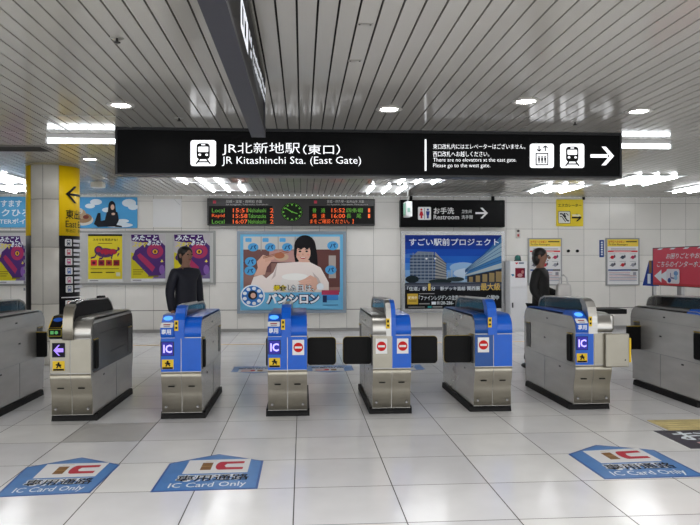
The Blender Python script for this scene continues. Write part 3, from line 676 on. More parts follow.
# --- AED cabinet
x0, x1 = P(510, 290, 14.8).x, P(527.5, 290, 14.8).x; z1 = P(518, 261, 14.8).z
t = thing('emergency_cabinet', ((x0 + x1) / 2, 15, 0), 'tall white emergency cabinet with red heart and picture, green lamp on top', 'cabinet')
g = MB(); g.box((x0, 14.8, .0), (x1, YW - .02, z1), mat((226, 226, 228), .35), .012); g.build('body', t)
zm = P(518, 287.5, 14.8).z
g = MB(); g.box((x0 + .015, 14.788, zm + .01), (x1 - .015, 14.8, z1 - .015), mat((230, 230, 232), .3), .005); d1 = g.build('door', t)
g = MB(); g.box((x0 + .015, 14.788, .05), (x1 - .015, 14.8, zm - .01), mat((224, 224, 226), .3), .005); d2 = g.build('door', t)
g = MB(); q = P(512.2, 305, 14.78); g.box((q.x, 14.77, q.z - .06), (q.x + .025, 14.788, q.z + .05), BLACKP, .004); g.build('handle', d2)
r = Art(on_wall(14.786), .0006)
r.rect(515.2, 277.8, 525, 268, ink(126, 22, 44)); r.ell(520, 275.2, 2.6, 1.8, ink(196, 150, 150)); r.ell(522.6, 272, 1.4, 1.8, ink(190, 120, 120)); r.rect(524, 277, 525, 268, ink(90, 40, 80))
r.poly([(516.6, 264.5), (515.2, 263), (515.6, 262.2), (516.6, 262.7), (517.6, 262.2), (518, 263)], ink(190, 20, 40)); r.rect(518.6, 263.9, 523.8, 262.3, ink(110, 120, 135)); r.poly([(511, 274.2), (513.6, 274), (514.4, 275.4), (512.6, 276.4)], ink(60, 120, 160))
r.build('label', d1)
q = P(518.2, 261, 14.95)
g = MB(); g.lathe([(.0, .12), (.03, .115), (.06, .09), (.07, .05), (.072, 0)], (q.x, 14.98, z1 + .02), mat((16, 92, 84), .15, coat=.5), 20); g.build('lamp_dome', t)
g = MB(); g.lathe([(.08, 0), (.08, .02), (0, .02)], (q.x, 14.98, z1), BLACKP, 20); g.build('lamp_base', t)

# --- notices on the right wall
def notice(u0, v0, u1, v1, label):
    t, r = poster('notice_poster', u0, v0, u1, v1, label, 'poster', .03, mat((156, 158, 158), .35, .5), WHITE, YW - .03, YW, 'notices on the right wall')
    r.rect(0, .84, 1, 1, ink(236, 206, 84)); r.text('お客様へのお願い', .04, .92, .56, .97, ink(196, 80, 30), .02); r.rect(.6, .935, .96, .96, ink(70, 60, 40)); r.text('To Our Passengers', .04, .855, .66, .905, ink(60, 50, 30), .01)
    for k in range(2): r.rect(.12, .79 - .03 * k, .92, .80 - .03 * k, ink(150, 150, 155))
    r.rect(.02, .715, .98, .75, ink(214, 66, 66)); r.rect(.2, .725, .78, .738, ink(240, 200, 200))
    for k in range(6):
        x = .16 + (k % 3) * .33; y = .60 - (k // 3) * .17; c = ((196, 40, 56), (70, 76, 90), (180, 60, 90), (110, 110, 120), (190, 50, 60), (150, 150, 160))[k]
        r.rect(x - .1, y + .07, x + .1, y + .08, ink(170, 170, 176)); r.ell(x, y, .06, .04, ink(*c), 12); r.ell(x + .07, y + .02, .03, .035, ink(90, 90, 100), 10); r.line([(x - .09, y - .02), (x + .06, y + .03)], .015, ink(*c))
    r.rect(.02, .3, .98, .33, ink(60, 90, 150)); r.rect(.74, .3, .98, .33, ink(60, 60, 66))
    for k in range(6): r.rect(.05, .25 - k * .035, .72 if k < 2 else .94, .262 - k * .035, ink(*((200, 150, 156), (150, 156, 180))[k % 2]))
    r.rect(.82, .2, .92, .27, ink(150, 150, 160))
    tag(r.build('artwork', t))
notice(528, 238, 562, 285.5, 'notice with yellow header and red band, partly hidden behind the person')
notice(606, 238, 639.5, 285.5, 'notice with yellow header, red and blue bands, beside the red board')
r = Art(on_wall(YW - .014), .0005); g = MB(); x0, x1, z0, z1 = px_box(g, 599.6, 240, 604, 257.2, YW - .014, YW, ink(44, 74, 140), .002)
t = thing('strip_sign', ((x0 + x1) / 2, YW, z0), 'narrow upright blue sign left of the notice by the red board', 'sign'); g.build('panel', t)
for k in range(6): r.rect(600.9, 243.2 + k * 2.4, 602.7, 241.6 + k * 2.4, wt)
r.build('lettering', t)
for u, nm in ((568.3, 'left'), (577.3, 'right')):
    p = P(u, 251, YW - .01); g = MB()
    g.tube([(p.x, YW - .03, p.z), (p.x, YW, p.z)], .035, BLACKP, 14); tag(g.build('wall_plug', origin=None), 'round black plug on the wall under the escalator sign, %s one' % nm, 'plug', 'black wall plugs')

# ================================================================== TICKET GATES
L = 1.59; BO = .105
PROF = [(.05, .07), (.05, .25), (.044, .285), (.018, .36), (.004, .41), (0, .45), (0, .80), (.012, .87), (.05, .93), (.11, .962)]
PROFB = [(L - y, z) for y, z in PROF[::-1]]
COVER = [(0, .803), (0, .85), (.010, .90), (.04, .945), (.09, .975), (.15, .985), (L - .2, .975), (L - .1, .955), (L - .03, .90), (L, .82)]
def rounded(x0, x1, z0, z1, r, n=4):
    pts = []
    for cx, cz, t0 in ((x1 - r, z0 + r, -90), (x1 - r, z1 - r, 0), (x0 + r, z1 - r, 90), (x0 + r, z0 + r, 180)):
        for k in range(n + 1): t = math.radians(t0 + 90 * k / n); pts.append((cx + r * math.cos(t), cz + r * math.sin(t)))
    return pts
def gate(X, Y, label, lcol, rcol, fin='glass', display=None, sign_l=False, sign_r=False, flap_l=False, flap_r=False, fin_m=None, reader=None, fin_dz=.03, two_tone=False, back_l=0, back_r=0):
    t = thing('ticket_gate', (X * (1 - .065 / Y) - (.013 if -.5 < X < 2.5 else 0), Y - .17, 0), label, 'ticket gate', 'ticket gates', local=True)
    # base
    g = MB(); b = [(BO, 0), (L - BO, 0), (L - BO - .012, .05), (L - BO - .03, .068), (BO + .03, .068), (BO + .012, .05)]
    g.prism(b, 'x', -.214, .214, RUBBER); tag(g.build('base', t), 'black plinth')
    # body shell
    g = MB(); g.prism(PROF + PROFB, 'x', -.190, .190, STEEL_SIDE); bd = g.build('body', t)
    g = MB()
    for s in (-1, 1):
        x = s * .1905
        for (ya, yb, za, zb_) in ((.0, L, .452, .456), (.02, L - .02, .826, .829), (L * .55, L * .554, .08, .45)):
            g.box((x - .001, ya, za), (x + .001, yb, zb_), DARKGREY)
        for (y, z) in ((.42, .40), (L * .5, .885), (L * .55, .66)):
            g.box((x - .002, y - .022, z - .008), (x + .002, y + .022, z + .008), BLACKP)
    g.build('panel_seam', bd)
    for k, s in enumerate((-1, 1)):
        col = (lcol, rcol)[k]; a, b = (-.189, -.003) if s < 0 else (.003, .189)
        fm = {'steel': STEEL_WARM, 'blue': BLUE, 'deep': BLUE_DEEP}[col]; cm_ = {'steel': STEEL, 'blue': BLUE, 'deep': BLUE_DEEP}[col]
        nm = {'steel': 'brushed steel', 'blue': 'blue', 'deep': 'darker blue'}[col]
        # lower front
        g = MB(); g.strip([(.048, .075), (.048, .25), (.042, .285), (.016, .36), (.002, .42), (-.002, .468)], .004, 'x', a, b, STEEL_WARM, True)
        kp = g.build('kick_panel', t)
        cx = (a + b) / 2
        g = MB(); g.box((cx - .03, .012, .325), (cx + .03, .06, .335), BLACKP); g.build('slot', kp)
        g = MB(); g.lathe([(.0, .0), (.013, .0), (.013, .004)], (0, 0, 0), ALU, 12)
        for v in g.v: v.x, v.y, v.z = v.x + s * .15, .041 - v.z, v.y + .13
        g.build('lock', kp)
        # front panel and rounded top
        g = MB(); g.box((a, -.008, .475), (b, .02, .795), fm, .004); fp = g.build('front_panel', t); tag(fp, nm + ' front panel')
        g = MB(); g.strip([(y, z) for y, z in COVER], .010, 'x', a, b, cm_, True); tp = g.build('top_cover', t); tag(tp, nm + ' rounded top')
        if (sign_l, sign_r)[k]:
            x = s * .105
            pl_ = MB(); pl_.box((x - .057, -.012, .617), (x + .057, -.008, .765), WHITE, .003); so = pl_.build('no_entry_sign', t); tag(so, 'white plate with red no-entry disc')
            r = Art(flat(x, .691, -.012), .0006); r.ell(0, 0, .047, .047, ink(196, 30, 30), 24); r.rect(-.034, -.010, .034, .010, WHITE); r.build('symbol', so)
        # retracted flap pockets on the sides, and open flaps
        for (ya, yb) in ((.05, .20), (L - .24, L - .09)):
            g = MB(); g.prism(rounded(ya, yb, .49, .79, .02), 'x', s * .188, s * .195, DARKGREY); po = g.build('flap_pocket', t)
            g = MB(); xx = s * .194
            g.box((min(xx, xx + s * .010), ya + .01, .779), (max(xx, xx + s * .010), yb - .005, .787), mat((150, 128, 30), .5)); g.build('yellow_edge', po)
            if ya < .1 and not (flap_l, flap_r)[k]:
                g = MB(); g.prism(rounded(ya + .03, yb - .02, .5, .77, .02), 'x', s * .195, s * .211, BLACKP); g.build('folded_flap', po)
        if (flap_l, flap_r)[k]:
            o = rounded(.19, .475, .50, .772, .035)
            g = MB(); g.prism([(s * x, z) for x, z in o], 'y', .115, .14, BLACKP); fo = g.build('flap', t); tag(fo, 'open black flap')
            g = MB(); g.tube([(s * x, .1275, z) for x, z in o if x > .21], .0045, mat((150, 128, 30), .5), 6); g.build('yellow_edge', fo)
    # centre seam shows as the gap between halves; fin on top
    fx0_, fx1_ = -.058, .034
    fm = fin_m or BLUE
    side = [(-.014, .79), (-.014, .90), (-.008, .97), (.02, 1.035), (.07, 1.082), (.14, 1.108)]
    if fin == 'solid':
        g = MB(); g.prism(side + [(.30, 1.110), (L - .45, 1.095), (L - .33, 1.040), (L - .24, .985), (.02, .95)], 'x', fx0_ + .012, fx1_ - .008, BLACKP); fo = g.build('divider_fin', t)
        g = MB(); g.strip(side[:4] + [(.07, 1.070)], .03, 'x', fx0_, fx1_, fm, True); g.build('front_post', fo)
        g = MB()
        for x in (fx0_ + .012, fx1_ - .008): g.tube([(x, .1, 1.102), (x, .3, 1.116), (x, L - .45, 1.100), (x, L - .33, 1.045), (x, L - .24, .99)], .008, CHROME, 6)
        g.build('rail', fo)
        g = MB(); g.box((fx0_ + .01, L - .62, 1.095), (fx1_ - .01, L - .52, 1.130), BLACKP, .008); g.build('sensor', fo)
    else:
        g = MB(); g.prism(side + [(.20, 1.110), (.20, 1.080), (.15, 1.040), (.13, .97), (.02, .95)], 'x', fx0_, fx1_, fm); fo = g.build('divider_fin', t)
        rail = [(.14, 1.102), (.3, 1.105), (L - .32, 1.080), (L - .2, 1.050), (L - .15, 1.02), (L - .13, .97)]
        for x in (fx0_ + .012, fx1_ - .012):
            g = MB(); g.tube([(x, y, z) for y, z in rail], .011, STEEL, 8); g.build('rail', fo)
            g = MB(); g.prism([(.14, .985), (.15, 1.040), (.2, 1.095), (.3, 1.100), (L - .32, 1.075), (L - .2, 1.045), (L - .15, 1.01), (L - .14, .975)], 'x', x - .003, x + .003, GLASS_DK); g.build('glass_panel', fo)
        g = MB(); g.box((fx0_ + .01, L - .36, .97), (fx1_ - .01, L - .335, 1.080), STEEL); g.build('back_post', fo)
    g = MB(); g.box((fx0_ - .002, -.021, .865), (fx0_ + .035, -.013, .965), YEL, .002); st = g.build('caution_sticker', fo); 
    g = MB(); g.box((fx0_ + .008, -.0222, .885), (fx0_ + .026, -.0209, .905), BLK); g.box((fx0_ + .008, -.0222, .925), (fx0_ + .026, -.0209, .95), BLK); g.build('marking', st)
    dz = fin_dz
    def lift(o):
        for v in o.data.vertices:
            if v.co.z > .99: v.co.z += dz * min(1, (v.co.z - .99) / .06)
        for c in o.children: lift(c)
    lift(fo)
    if two_tone:
        g = MB(); g.strip([(y, z) for y, z in side], -.004, 'x', -.008, fx1_ + .001, BLUE, True); g.prism([(y - .002, z) for y, z in side] + [(.20, 1.112), (.20, 1.08), (.13, .97), (.02, .95)], 'x', -.008, fx1_ + .002, BLUE); o = g.build('blue_half', fo); lift(o); tag(o, 'blue half of the fin')
    for s, w_ in ((-1, back_l), (1, back_r)):
        if w_:
            o = rounded(.185, .19 + w_, .455, .735, .015)
            g = MB(); g.prism([(s * x, z) for x, z in o], 'y', L - .26, L - .23, BLACKP); fo2 = g.build('flap', t); tag(fo2, 'half-folded dark flap at the rear')
            g = MB(); g.box((min(s * .19, s * (.19 + w_)), L - .262, .733), (max(s * .19, s * (.19 + w_)), L - .228, .742), mat((150, 128, 30), .5)); g.build('yellow_edge', fo2)
    # card reader on the left half
    if reader:
        rb = {'blue': BLUE, 'black': BLACKP}[reader]
        g = MB(); g.prism([(-.012, .80), (-.032, .825), (-.036, .895), (.10, 1.01), (.26, 1.015), (.34, .98), (.34, .95), (.05, .93), (.0, .88)], 'x', -.188, -.066, rb); ro = g.build('card_reader', t)
        def TR(x, q, d):   # on the sloping face: q = 0 bottom, 1 top
            return Vector((x, -.036 + .136 * q - d * .64, .895 + .115 * q + d * .77))
        r = Art(TR, .0008)
        if reader == 'blue':
            r.rrect(-.19, .02, -.073, .40, .01, WHITE, .05); r.rect(-.165, .2, -.10, .28, ink(150, 30, 60)); r.rect(-.16, .08, -.1, .13, ink(120, 120, 130)); r.ell(-.132, .72, .045, .17, glow(80, 160, 255, .9))
            r.T = flat(0, 0, -.0365); r.text('専用', -.178, .832, -.088, .884, ink(230, 236, 244), .02)
        else:
            r.ell(-.132, .7, .045, .15, ink(40, 90, 190)); r.line([(-.19, .1), (-.073, .1), (-.073, .9), (-.19, .9), (-.19, .1)], .008, YEL)
            r.T = flat(0, 0, -.0365); r.line([(-.192, .83), (-.07, .83), (-.07, .893), (-.192, .893), (-.192, .83)], .007, ink(120, 110, 30)); r.rect(-.17, .848, -.14, .878, glow(70, 150, 80, .4)); r.ell(-.115, .863, .016, .016, glow(70, 150, 80, .4), 12)
        r.build('reader_face', ro)
        cx = -.125 if reader == 'blue' else -.105
        g = MB(); g.box((cx - .06, -.016, .627), (cx + .06, -.008, .763), mat((10, 10, 18), .2), .004); so = g.build('display', t)
        r = Art(flat(cx, .695, -.016), .0006); r.rect(-.053, -.063, .053, .063, glow(24, 18, 130, .6) if display == 'IC' else ink(22, 18, 40))
        if display == 'IC': r.text('IC', -.04, -.04, .042, .04, glow(176, 164, 250, 1.0), .03)
        else: r.poly([(-.045, 0), (.0, .05), (.014, .05), (-.012, .018), (.046, .018), (.046, -.018), (-.012, -.018), (.014, -.05), (.0, -.05)], glow(150, 120, 235, .9))
        tag(r.build('screen', so), 'glowing screen')
        g = MB(); g.box((cx - .055, -.011, .500), (cx + .055, -.008, .592), YEL, .001); so = g.build('warning_label', t)
        r = Art(flat(cx, .546, -.011), .0006); r.rect(-.05, -.044, .05, -.026, BLK); r.ell(.0, .026, .01, .011, BLK, 10); r.line([(-.025, .01), (.0, .015), (.025, .005)], .014, BLK); r.line([(0, .012), (-.016, -.02)], .012, BLK); r.line([(0, .012), (.022, -.016)], .012, BLK); r.build('symbol', so)
    return t
GX = [-3.22] + [-2.204 + 1.035 * i for i in range(6)] + [4.34]
GY = [6.75, 6.75, 6.77, 6.80, 6.825, 6.85, 6.87, 6.85]
gate(GX[0], GY[0], 'grey steel ticket gate cut off by the left edge of the picture', 'steel', 'steel', fin_m=STEEL, back_r=.11)
t1 = gate(GX[1], GY[1], 'all-steel ticket gate with purple arrow display and solid black fin', 'steel', 'steel', fin='solid', fin_m=STEEL_WARM, display='arrow', reader='black')
gate(GX[2], GY[2], 'blue-fronted ticket gate with IC display in front of the person at left', 'blue', 'blue', display='IC', reader='blue', fin_dz=-.008)
gate(GX[3], GY[3], 'blue ticket gate with both an IC display and a red no-entry sign', 'blue', 'blue', display='IC', reader='blue', sign_r=True, flap_r=True, fin_dz=-.008)
gate(GX[4], GY[4], 'ticket gate half steel half blue with two no-entry signs, flaps both sides', 'steel', 'blue', sign_l=True, sign_r=True, flap_l=True, flap_r=True, fin_m=STEEL, two_tone=True)
gate(GX[5], GY[5], 'blue-fronted ticket gate with one no-entry sign and no display', 'deep', 'blue', sign_l=True, flap_l=True)
t6 = gate(GX[6], GY[6], 'ticket gate with IC display and a wide steel flap at its right', 'blue', 'steel', display='IC', reader='blue', fin_m=STEEL)
gate(GX[7], GY[7], 'grey steel ticket gate under the red board at the right edge', 'steel', 'steel', fin_m=STEEL, reader='blue', display='IC', back_l=.17)
g = MB(); g.prism(rounded(.04, L - .04, .465, .935, .05), 'x', .1905, .1935, mat((70, 71, 74), .2, .85, noise=.1)); tag(g.build('reflection_sheet', t1), 'added dark sheet imitating a reflection in the steel side')  # dark reflection on the steel side, put in as a darker sheet
g = MB(); g.box((.1935, .62, .60), (.1945, 1.25, .604), BLACKP); g.box((.1935, .25, .82), (.1945, 1.35, .824), BLACKP); g.build('panel_seam', t1)
# extras of the wide-lane gate
g = MB(); g.box((.105, -.05, .455), (.35, -.012, .79), STEEL_WARM, .008); wf = g.build('wide_flap', t6); tag(wf, 'wide steel flap')
g = MB(); g.box((.35, -.048, .50), (.37, -.014, .745), YEL, .004); g.build('yellow_edge', wf)
g = MB(); g.box((.30, -.053, .52), (.312, -.05, .532), BLACKP); g.build('screw', wf)
g = MB(); g.box((.194, .08, .80), (.26, .55, .975), STEEL, .03, 4); g.build('side_housing', t6)
g = MB(); xt = P(619, 311, GY[6] + .75).x - t6.location.x; g.box((.194, .72, .93), (xt, 1.1, .985), BLACKP, .008); g.build('side_tray', t6)

# ================================================================== RED SIGN BOARD OVER THE LAST GATE
XB = GX[7] + .27
pe = PX(652.5, 286, XB); pt = PX(652.5, 247.6, XB)
yE = pe.y; z0, z1 = PX(676, 286.5, XB).z, PX(652.5, 247.9, XB).z; yS = yE - 1.75
t = thing('intercom_board', (XB, (yE + yS) / 2, z0), 'long red sign board with white arrows on a post above the last gate', 'sign board')
g = MB(); g.box((XB, yS, z0), (XB + .06, yE, z1), mat((44, 40, 48), .4), .006); g.build('frame', t)
r = Art(lambda s_, z, d: Vector((XB - d, yE - s_, z)), .0006)
hh = z1 - z0
r.rect(.02, z0 + .035, 1.73, z1 - .012, mat((214, 52, 78), .35)); r.rect(.02, z0 + .008, 1.73, z0 + .035, mat((196, 30, 44), .35))
for k in range(8): a = .12 + k * .3; r.poly([(a, z1 - .03), (a + .1, z1 - .03), (a + .15, z1 - .012), (a + .05, z1 - .012)], wt)
r.text('お困りごとやお問い合わせは', .34, z0 + .70 * hh, 1.70, z0 + .84 * hh, wt, .01, .03); r.text('こちらのインターホンにて', .12, z0 + .49 * hh, 1.34, z0 + .64 * hh, wt, .01, .03)
r.poly([(.06, z0 + .25 * hh), (.24, z0 + .42 * hh), (.24, z0 + .3 * hh), (.40, z0 + .42 * hh), (.40, z0 + .09 * hh), (.24, z0 + .21 * hh), (.24, z0 + .08 * hh)], wt)
r.rrect(.36, z0 + .07 * hh, .66, z0 + .44 * hh, .03, ink(226, 224, 232)); r.ell(.43, z0 + .15 * hh, .04, .03, ink(50, 80, 150)); r.ell(.58, z0 + .33 * hh, .05, .03, ink(110, 150, 200)); r.line([(.46, z0 + .34 * hh), (.46, z0 + .22 * hh), (.55, z0 + .2 * hh)], .02, ink(120, 120, 160)); r.ell(.58, z0 + .22 * hh, .04, .03, ink(150, 190, 220))
tag(r.build('artwork', t), 'red face with white lettering, double arrow and intercom picture')
for y in (yE - .62, yE - 1.35):
    g = MB(); g.box((XB + .01, y - .05, 0), (XB + .05, y + .05, z0 + .01), ALU); g.build('post', t)
# blue leaflet stand at the board's far end
q0 = PX(645, 286, XB); t = thing('leaflet_holder', (XB, yE + .14, 0), 'small blue wedge-shaped stand with white label at left end of red board', 'stand')
g = MB(); yb_ = PX(642.5, 285.5, XB).y; zt_ = PX(650, 260.5, XB).z; zb2 = PX(643, 285.5, XB).z
g.prism([(yE + .02, zb2), (yb_, zb2), (yE + .09, zt_), (yE + .02, zt_)], 'x', XB, XB + .1, ink(30, 66, 160)); g.build('wedge', t)
g = MB(); g.box((XB - .004, yE + .02, zb2 + .17), (XB, yE + .085, zt_), ink(140, 108, 70)); g.build('brown_panel', t)
g = MB(); g.box((XB - .005, yE + .05, zb2 + .03), (XB, yE + .12, zb2 + .16), wt); g.build('label', t)
g = MB(); g.box((XB + .03, yE + .03, .01), (XB + .07, yE + .07, zb2), ALU); g.build('stem', t)
g = MB(); g.box((XB - .02, yE + .02, 0), (XB + .12, yE + .16, .012), ALU); g.build('foot', t)

# ================================================================== FLOOR STICKERS
DB = mat((70, 126, 190), .35, noise=.05, scale=(9, 9, 9)); DBE = mat((36, 84, 156), .35)
def ic_sticker(corners, label, flip=False):
    """corners: bottom-left, bottom-right, top-right, apex, top-left as floor points"""
    A, B, Cc, D, E = corners; cen = (A + B + Cc + E) / 4
    t = thing('floor_sticker', (cen.x, cen.y, 0), label, 'floor sticker', 'blue floor stickers')
    def T(a, b, d): q = A * (1 - a) * (1 - b) + B * a * (1 - b) + Cc * a * b + E * (1 - a) * b; return Vector((q.x, q.y, .0012 + d))
    g = MB(); k = [Vector((p.x, p.y, .0)) for p in corners]; k2 = [Vector((p.x, p.y, .0012)) for p in corners]
    g.add(k2, [[0, 1, 2, 3, 4]], DBE); g.add(k + k2, [[i, (i + 1) % 5, 5 + (i + 1) % 5, 5 + i] for i in range(5)], DBE)
    ci = sum(k2, Vector()) / 5; g.add([p + (ci - p) * .045 + Vector((0, 0, .0003)) for p in k2], [[0, 1, 2, 3, 4]], DB); g.build('sheet', t)
    r = Art(T, .0003, .0006)
    r.poly([(.20, .57), (.86, .57), (.86, 1.10), (.20, 1.10)], ink(222, 222, 224))
    r.rect(.36, .70, .47, .98, ink(134, 98, 60)); r.line([(.36, .84), (.47, .84)], .012, ink(190, 160, 110)); r.line([(.38, 1.03), (.50, 1.05)], .02, ink(206, 196, 170))
    pts = [(.53 + .06 * math.cos(math.radians(q)) + .02, .845 + .16 * math.sin(math.radians(q))) for q in range(90, 271, 15)]
    rd = ink(186, 58, 72)
    r.poly([(.80, 1.0), (.56, 1.0)] + [(.56 - .05 * math.sin(math.radians(q)), .845 + .155 * math.cos(math.radians(q))) for q in range(0, 181, 20)] + [(.80, .69), (.80, .77), (.62, .78), (.60, .84), (.62, .91), (.80, .92)], rd)
    r.text('専用通路', .17, .28, .90, .53, ink(228, 232, 238), .10); r.text('専用通路', .18, .30, .89, .51, ink(30, 30, 40), .012)
    r.text('IC Card Only', .14, .05, .88, .25, ink(226, 232, 240), .008)
    r.build('print', t)
def c5(*p): return [H(*q) for q in p]
ic_sticker(c5((-6, 497.5), (90, 493), (120, 464.8), (82, 457.5), (26, 467.5)), 'blue IC card floor sticker at lower left, cut by the picture edge')
ic_sticker(c5((150, 492.3), (257.5, 488.6), (263.5, 461), (219, 454.2), (169.5, 463.6)), 'blue IC card floor sticker in front of the gates, left of centre')
ic_sticker(c5((604.5, 479.3), (706, 476.5), (654, 450), (596, 445), (568.3, 454.3)), 'blue IC card floor sticker at lower right beside the dark mat')
for (x, lb) in ((-.655, 'left of the blue gate with no-entry sign'), (.385, 'seen in the flapped lane at the centre'), (1.405, 'seen in the lane right of the half steel gate'), (2.43, 'seen in the lane left of the wide gate')):
    y0 = 9.42; q = [Vector((x + a, y0 + b, 0)) for a, b in ((.34, .62), (-.34, .62), (-.34, .15), (0, .0), (.34, .15))]
    ic_sticker(q, 'blue floor sticker beyond the gates, ' + lb)
# dark sticker at right
a = H(653.5, 431); b = H(692, 448.8)
t = thing('floor_mat_sticker', (a.x + .5, (a.y + b.y) / 2, 0), 'dark floor sticker with white lettering at the right edge', 'floor sticker')
g = MB(); g.box((a.x, b.y, 0), (a.x + 1.3, a.y, .0015), mat((48, 46, 62), .4, noise=.05)); g.build('sheet', t)
r = Art(lambda x, y, d: Vector((a.x + x, b.y + y, .0015 + d)), .0003, .0004); hh = a.y - b.y
r.text('お手洗', .10, hh * .40, 1.1, hh * .94, wt, .02); r.text('Restroom', .16, hh * .08, 1.1, hh * .32, ink(230, 190, 190), .02)
r.build('print', t)

# ================================================================== PEOPLE
def skin_mesh(nodes, edges, sub=2):
    me = bpy.data.meshes.new('s'); me.from_pydata([n[0] for n in nodes], edges, []); o = bpy.data.objects.new('s', me); C.objects.link(o)
    md = o.modifiers.new('k', 'SKIN'); md.use_smooth_shade = True; md.branch_smoothing = .4
    for i, n in enumerate(nodes):
        sv = me.skin_vertices[0].data[i]; rr = n[1]; sv.radius = rr if isinstance(rr, tuple) else (rr, rr); sv.use_root = i == 0
    o.modifiers.new('u', 'SUBSURF').levels = sub; o.modifiers['u'].render_levels = sub
    bpy.context.view_layer.update()
    nm = bpy.data.meshes.new_from_object(o.evaluated_get(bpy.context.evaluated_depsgraph_get())); bpy.data.objects.remove(o)
    for p in nm.polygons: p.use_smooth = True
    return nm
def put(me, name, m, parent):
    me.name = name; me.materials.clear(); me.materials.append(m); o = bpy.data.objects.new(name, me); C.objects.link(o); o.parent = parent; return o
def person(loc, rz, hgt, label, coat, trousers, arm_r, arm_l, stride=.12, long_hair=False):
    """built facing -y, x to its left-hand side of the picture; scaled to its height"""
    k = hgt / 1.72
    t = thing('person', loc, label, 'person', local=True); t.rotation_euler = (0, 0, rz); t.scale = (k, k, k)
    SK = mat((150, 112, 92), .55); HR = mat((24, 20, 19), .45, noise=.2, scale=(40, 40, 10)); CO = mat(coat, .7, noise=.12, scale=(20, 20, 20)); TR_ = mat(trousers, .75, noise=.1); SH = mat((16, 15, 16), .4)
    def legs(r=0.0):
        n = [((0, 0, .94), (.135 + r, .10 + r))]; e = []
        for s in (-1, 1):
            b = len(n); y = -stride * s
            n += [((s * .09, y * .1, .86), .09 + r), ((s * .095, y * .5 - .01, .49), .062 + r), ((s * .095, y + .02, .10), .045 + r)]; e += [(0, b), (b, b + 1), (b + 1, b + 2)]
        return n, e
    def torso(n, e, r=0.0, root=0):
        b = len(n); n += [((0, .0, 1.08), (.135 + r, .095 + r)), ((0, .0, 1.25), (.155 + r, .105 + r)), ((0, .01, 1.38), (.14 + r, .09 + r))]; e += [(root, b), (b, b + 1), (b + 1, b + 2)]
        return b + 2
    def arms(n, e, ch, r=0.0, upto=4):
        for s, pts in ((-1, arm_r), (1, arm_l)):
            b = len(n); seq = [((s * .165, .01, 1.385), .062 + r)] + [((p[0], p[1], p[2]), q + r) for p, q in zip(pts, (.046, .034, .03))]
            seq = seq[:upto]; n += seq; e += [(ch, b)] + [(b + i, b + i + 1) for i in range(len(seq) - 1)]
    n, e = legs(); ch = torso(n, e); arms(n, e, ch)
    # feet, hands with fingers, neck and head on the one skin
    for s, b in ((-1, 3), (1, 6)):
        p = n[b][0]; n.append(((p[0], p[1] - .07, .045), (.04, .035))); e.append((b, len(n) - 1)); n.append(((p[0], p[1] - .15, .035), (.036, .026))); e.append((len(n) - 2, len(n) - 1))
    for s, pts in ((-1, arm_r), (1, arm_l)):
        wi = max(i for i, q in enumerate(n) if (Vector(q[0]) - Vector(pts[2])).length < 1e-6)
        d = (Vector(pts[2]) - Vector(pts[1])).normalized(); sd = Vector((0, 1, 0)) if abs(d.y) < .8 else Vector((1, 0, 0)); pm = Vector(pts[2]) + d * .06
        n.append((tuple(pm), (.036, .02))); pi = len(n) - 1; e.append((wi, pi))
        for f in range(4):
            q = pm + d * .035 + sd * (f - 1.5) * .021; q2 = q + d * (.055 - .006 * abs(f - 1.3)) + Vector((-s * .012, 0, 0)); n.append((tuple(q), .010)); n.append((tuple(q2), .008)); e += [(pi, len(n) - 2), (len(n) - 2, len(n) - 1)]
        q = pm - sd * .045 + d * .01; n.append((tuple(q), .012)); n.append((tuple(q + d * .04 - sd * .006), .009)); e += [(pi, len(n) - 2), (len(n) - 2, len(n) - 1)]
    hb_ = len(n); n += [((0, .01, 1.46), .052), ((0, -.005, 1.53), (.06, .066)), ((0, -.012, 1.60), (.078, .094)), ((0, -.002, 1.67), (.07, .088)), ((0, .0, 1.70), (.04, .05))]
    e += [(ch, hb_)] + [(hb_ + i, hb_ + i + 1) for i in range(4)]
    bo = put(skin_mesh(n, e), 'body', SK, t)
    g = MB(); g.ball((0, -.118, 1.585), (.013, .022, .022), SK, 10); g.build('nose', t)
    for s in (-1, 1):
        g = MB(); g.ball((s * .032, -.098, 1.615), (.013, .01, .008), ink(30, 24, 22), 10); g.build('eye', t)
        g = MB(); g.ball((s * .084, .0, 1.60), (.012, .022, .034), SK, 10); g.build('ear', t)
    g = MB(); g.ball((0, -.098, 1.545), (.026, .010, .007), ink(150, 80, 74), 10); g.build('mouth', t)
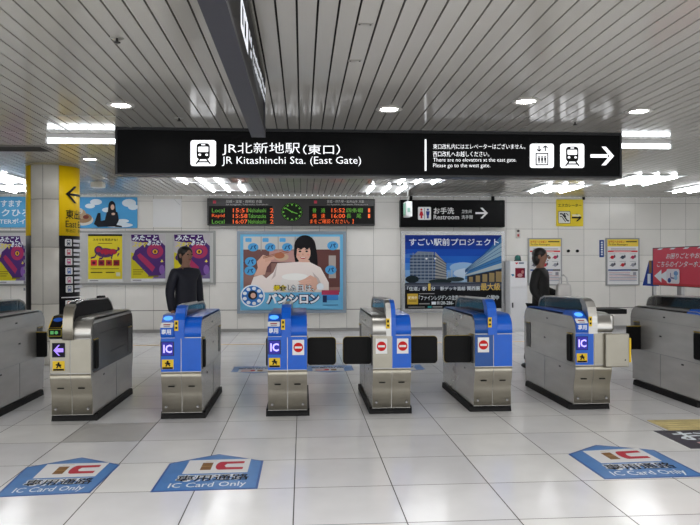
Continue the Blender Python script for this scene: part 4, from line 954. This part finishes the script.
    g = MB(); g.ball((0, .022, 1.645), (.098, .105, .085), HR, 20); g.ball((0, .052, 1.58), (.09, .072, .12 if not long_hair else .16), HR, 18); g.build('hair', t)
    n, e = legs(.018); put(skin_mesh(n, e), 'trousers', TR_, t)
    n = [((0, 0, .80), (.17, .135))]; e = []; n.append(((0, 0, .95), (.165, .13))); e.append((0, 1)); ch = torso(n, e, .028, 1); arms(n, e, ch, .02, 4); n.append(((0, .012, 1.44), (.07, .065))); e.append((ch, len(n) - 1))
    n2 = [q for q in n]; put(skin_mesh(n2, e), 'coat', CO, t)
    for s in (-1, 1):
        y = -stride * s + .02; g = MB(); g.ball((s * .095, y - .055, .045), (.052, .14, .05), SH, 14)
        for v in g.v: v.z = max(v.z, 0.0)
        g.build('shoe', t)
    return t
pl_ = H(186, 376)
dn = [(-.24, .03, 1.13), (-.25, -.05, .90), (-.25, -.07, .86)]
person((P(186, 300, 9.35).x, 9.35, 0), math.radians(42), 1.74, 'person in a dark coat walking right behind the gates at left', (24, 26, 40), (22, 24, 34),
       [(-.23, .03, 1.13), (-.24, -.04, .90), (-.24, -.06, .86)], [(.23, .05, 1.13), (.24, .02, .90), (.24, .01, .86)])
p2 = P(541, 300, 9.5)
person((p2.x, 9.5, 0), math.radians(55), 1.72, 'person in black clothes with a white bag behind the gate at right', (15, 15, 17), (16, 16, 18),
       [(-.24, .05, 1.13), (-.23, -.10, .95), (-.22, -.13, .93)], [(.25, .03, 1.13), (.22, -.17, 1.06), (.19, -.21, 1.06)], stride=.16)
# the white bag carried in front of the second person
bx = p2.x + .22; by = 9.22
t = thing('shoulder_bag', (bx, by, .92), 'white bag held in front of the person dressed in black', 'bag', local=True)
g = MB(); g.box((-.12, -.06, 0), (.12, .06, .30), mat((220, 218, 216), .6, noise=.05), .035, 3)
for v in g.v: v.x *= 1 - .25 * (v.z / .3)
g.build('pouch', t)
g = MB(); g.tube([(-.06, 0, .29), (-.05, 0, .38), (0, 0, .42), (.05, 0, .38), (.06, 0, .29)], .012, mat((210, 208, 206), .6)); g.build('strap', t)

for o in bpy.data.objects:
    if 'world_built' in o: del o['world_built']
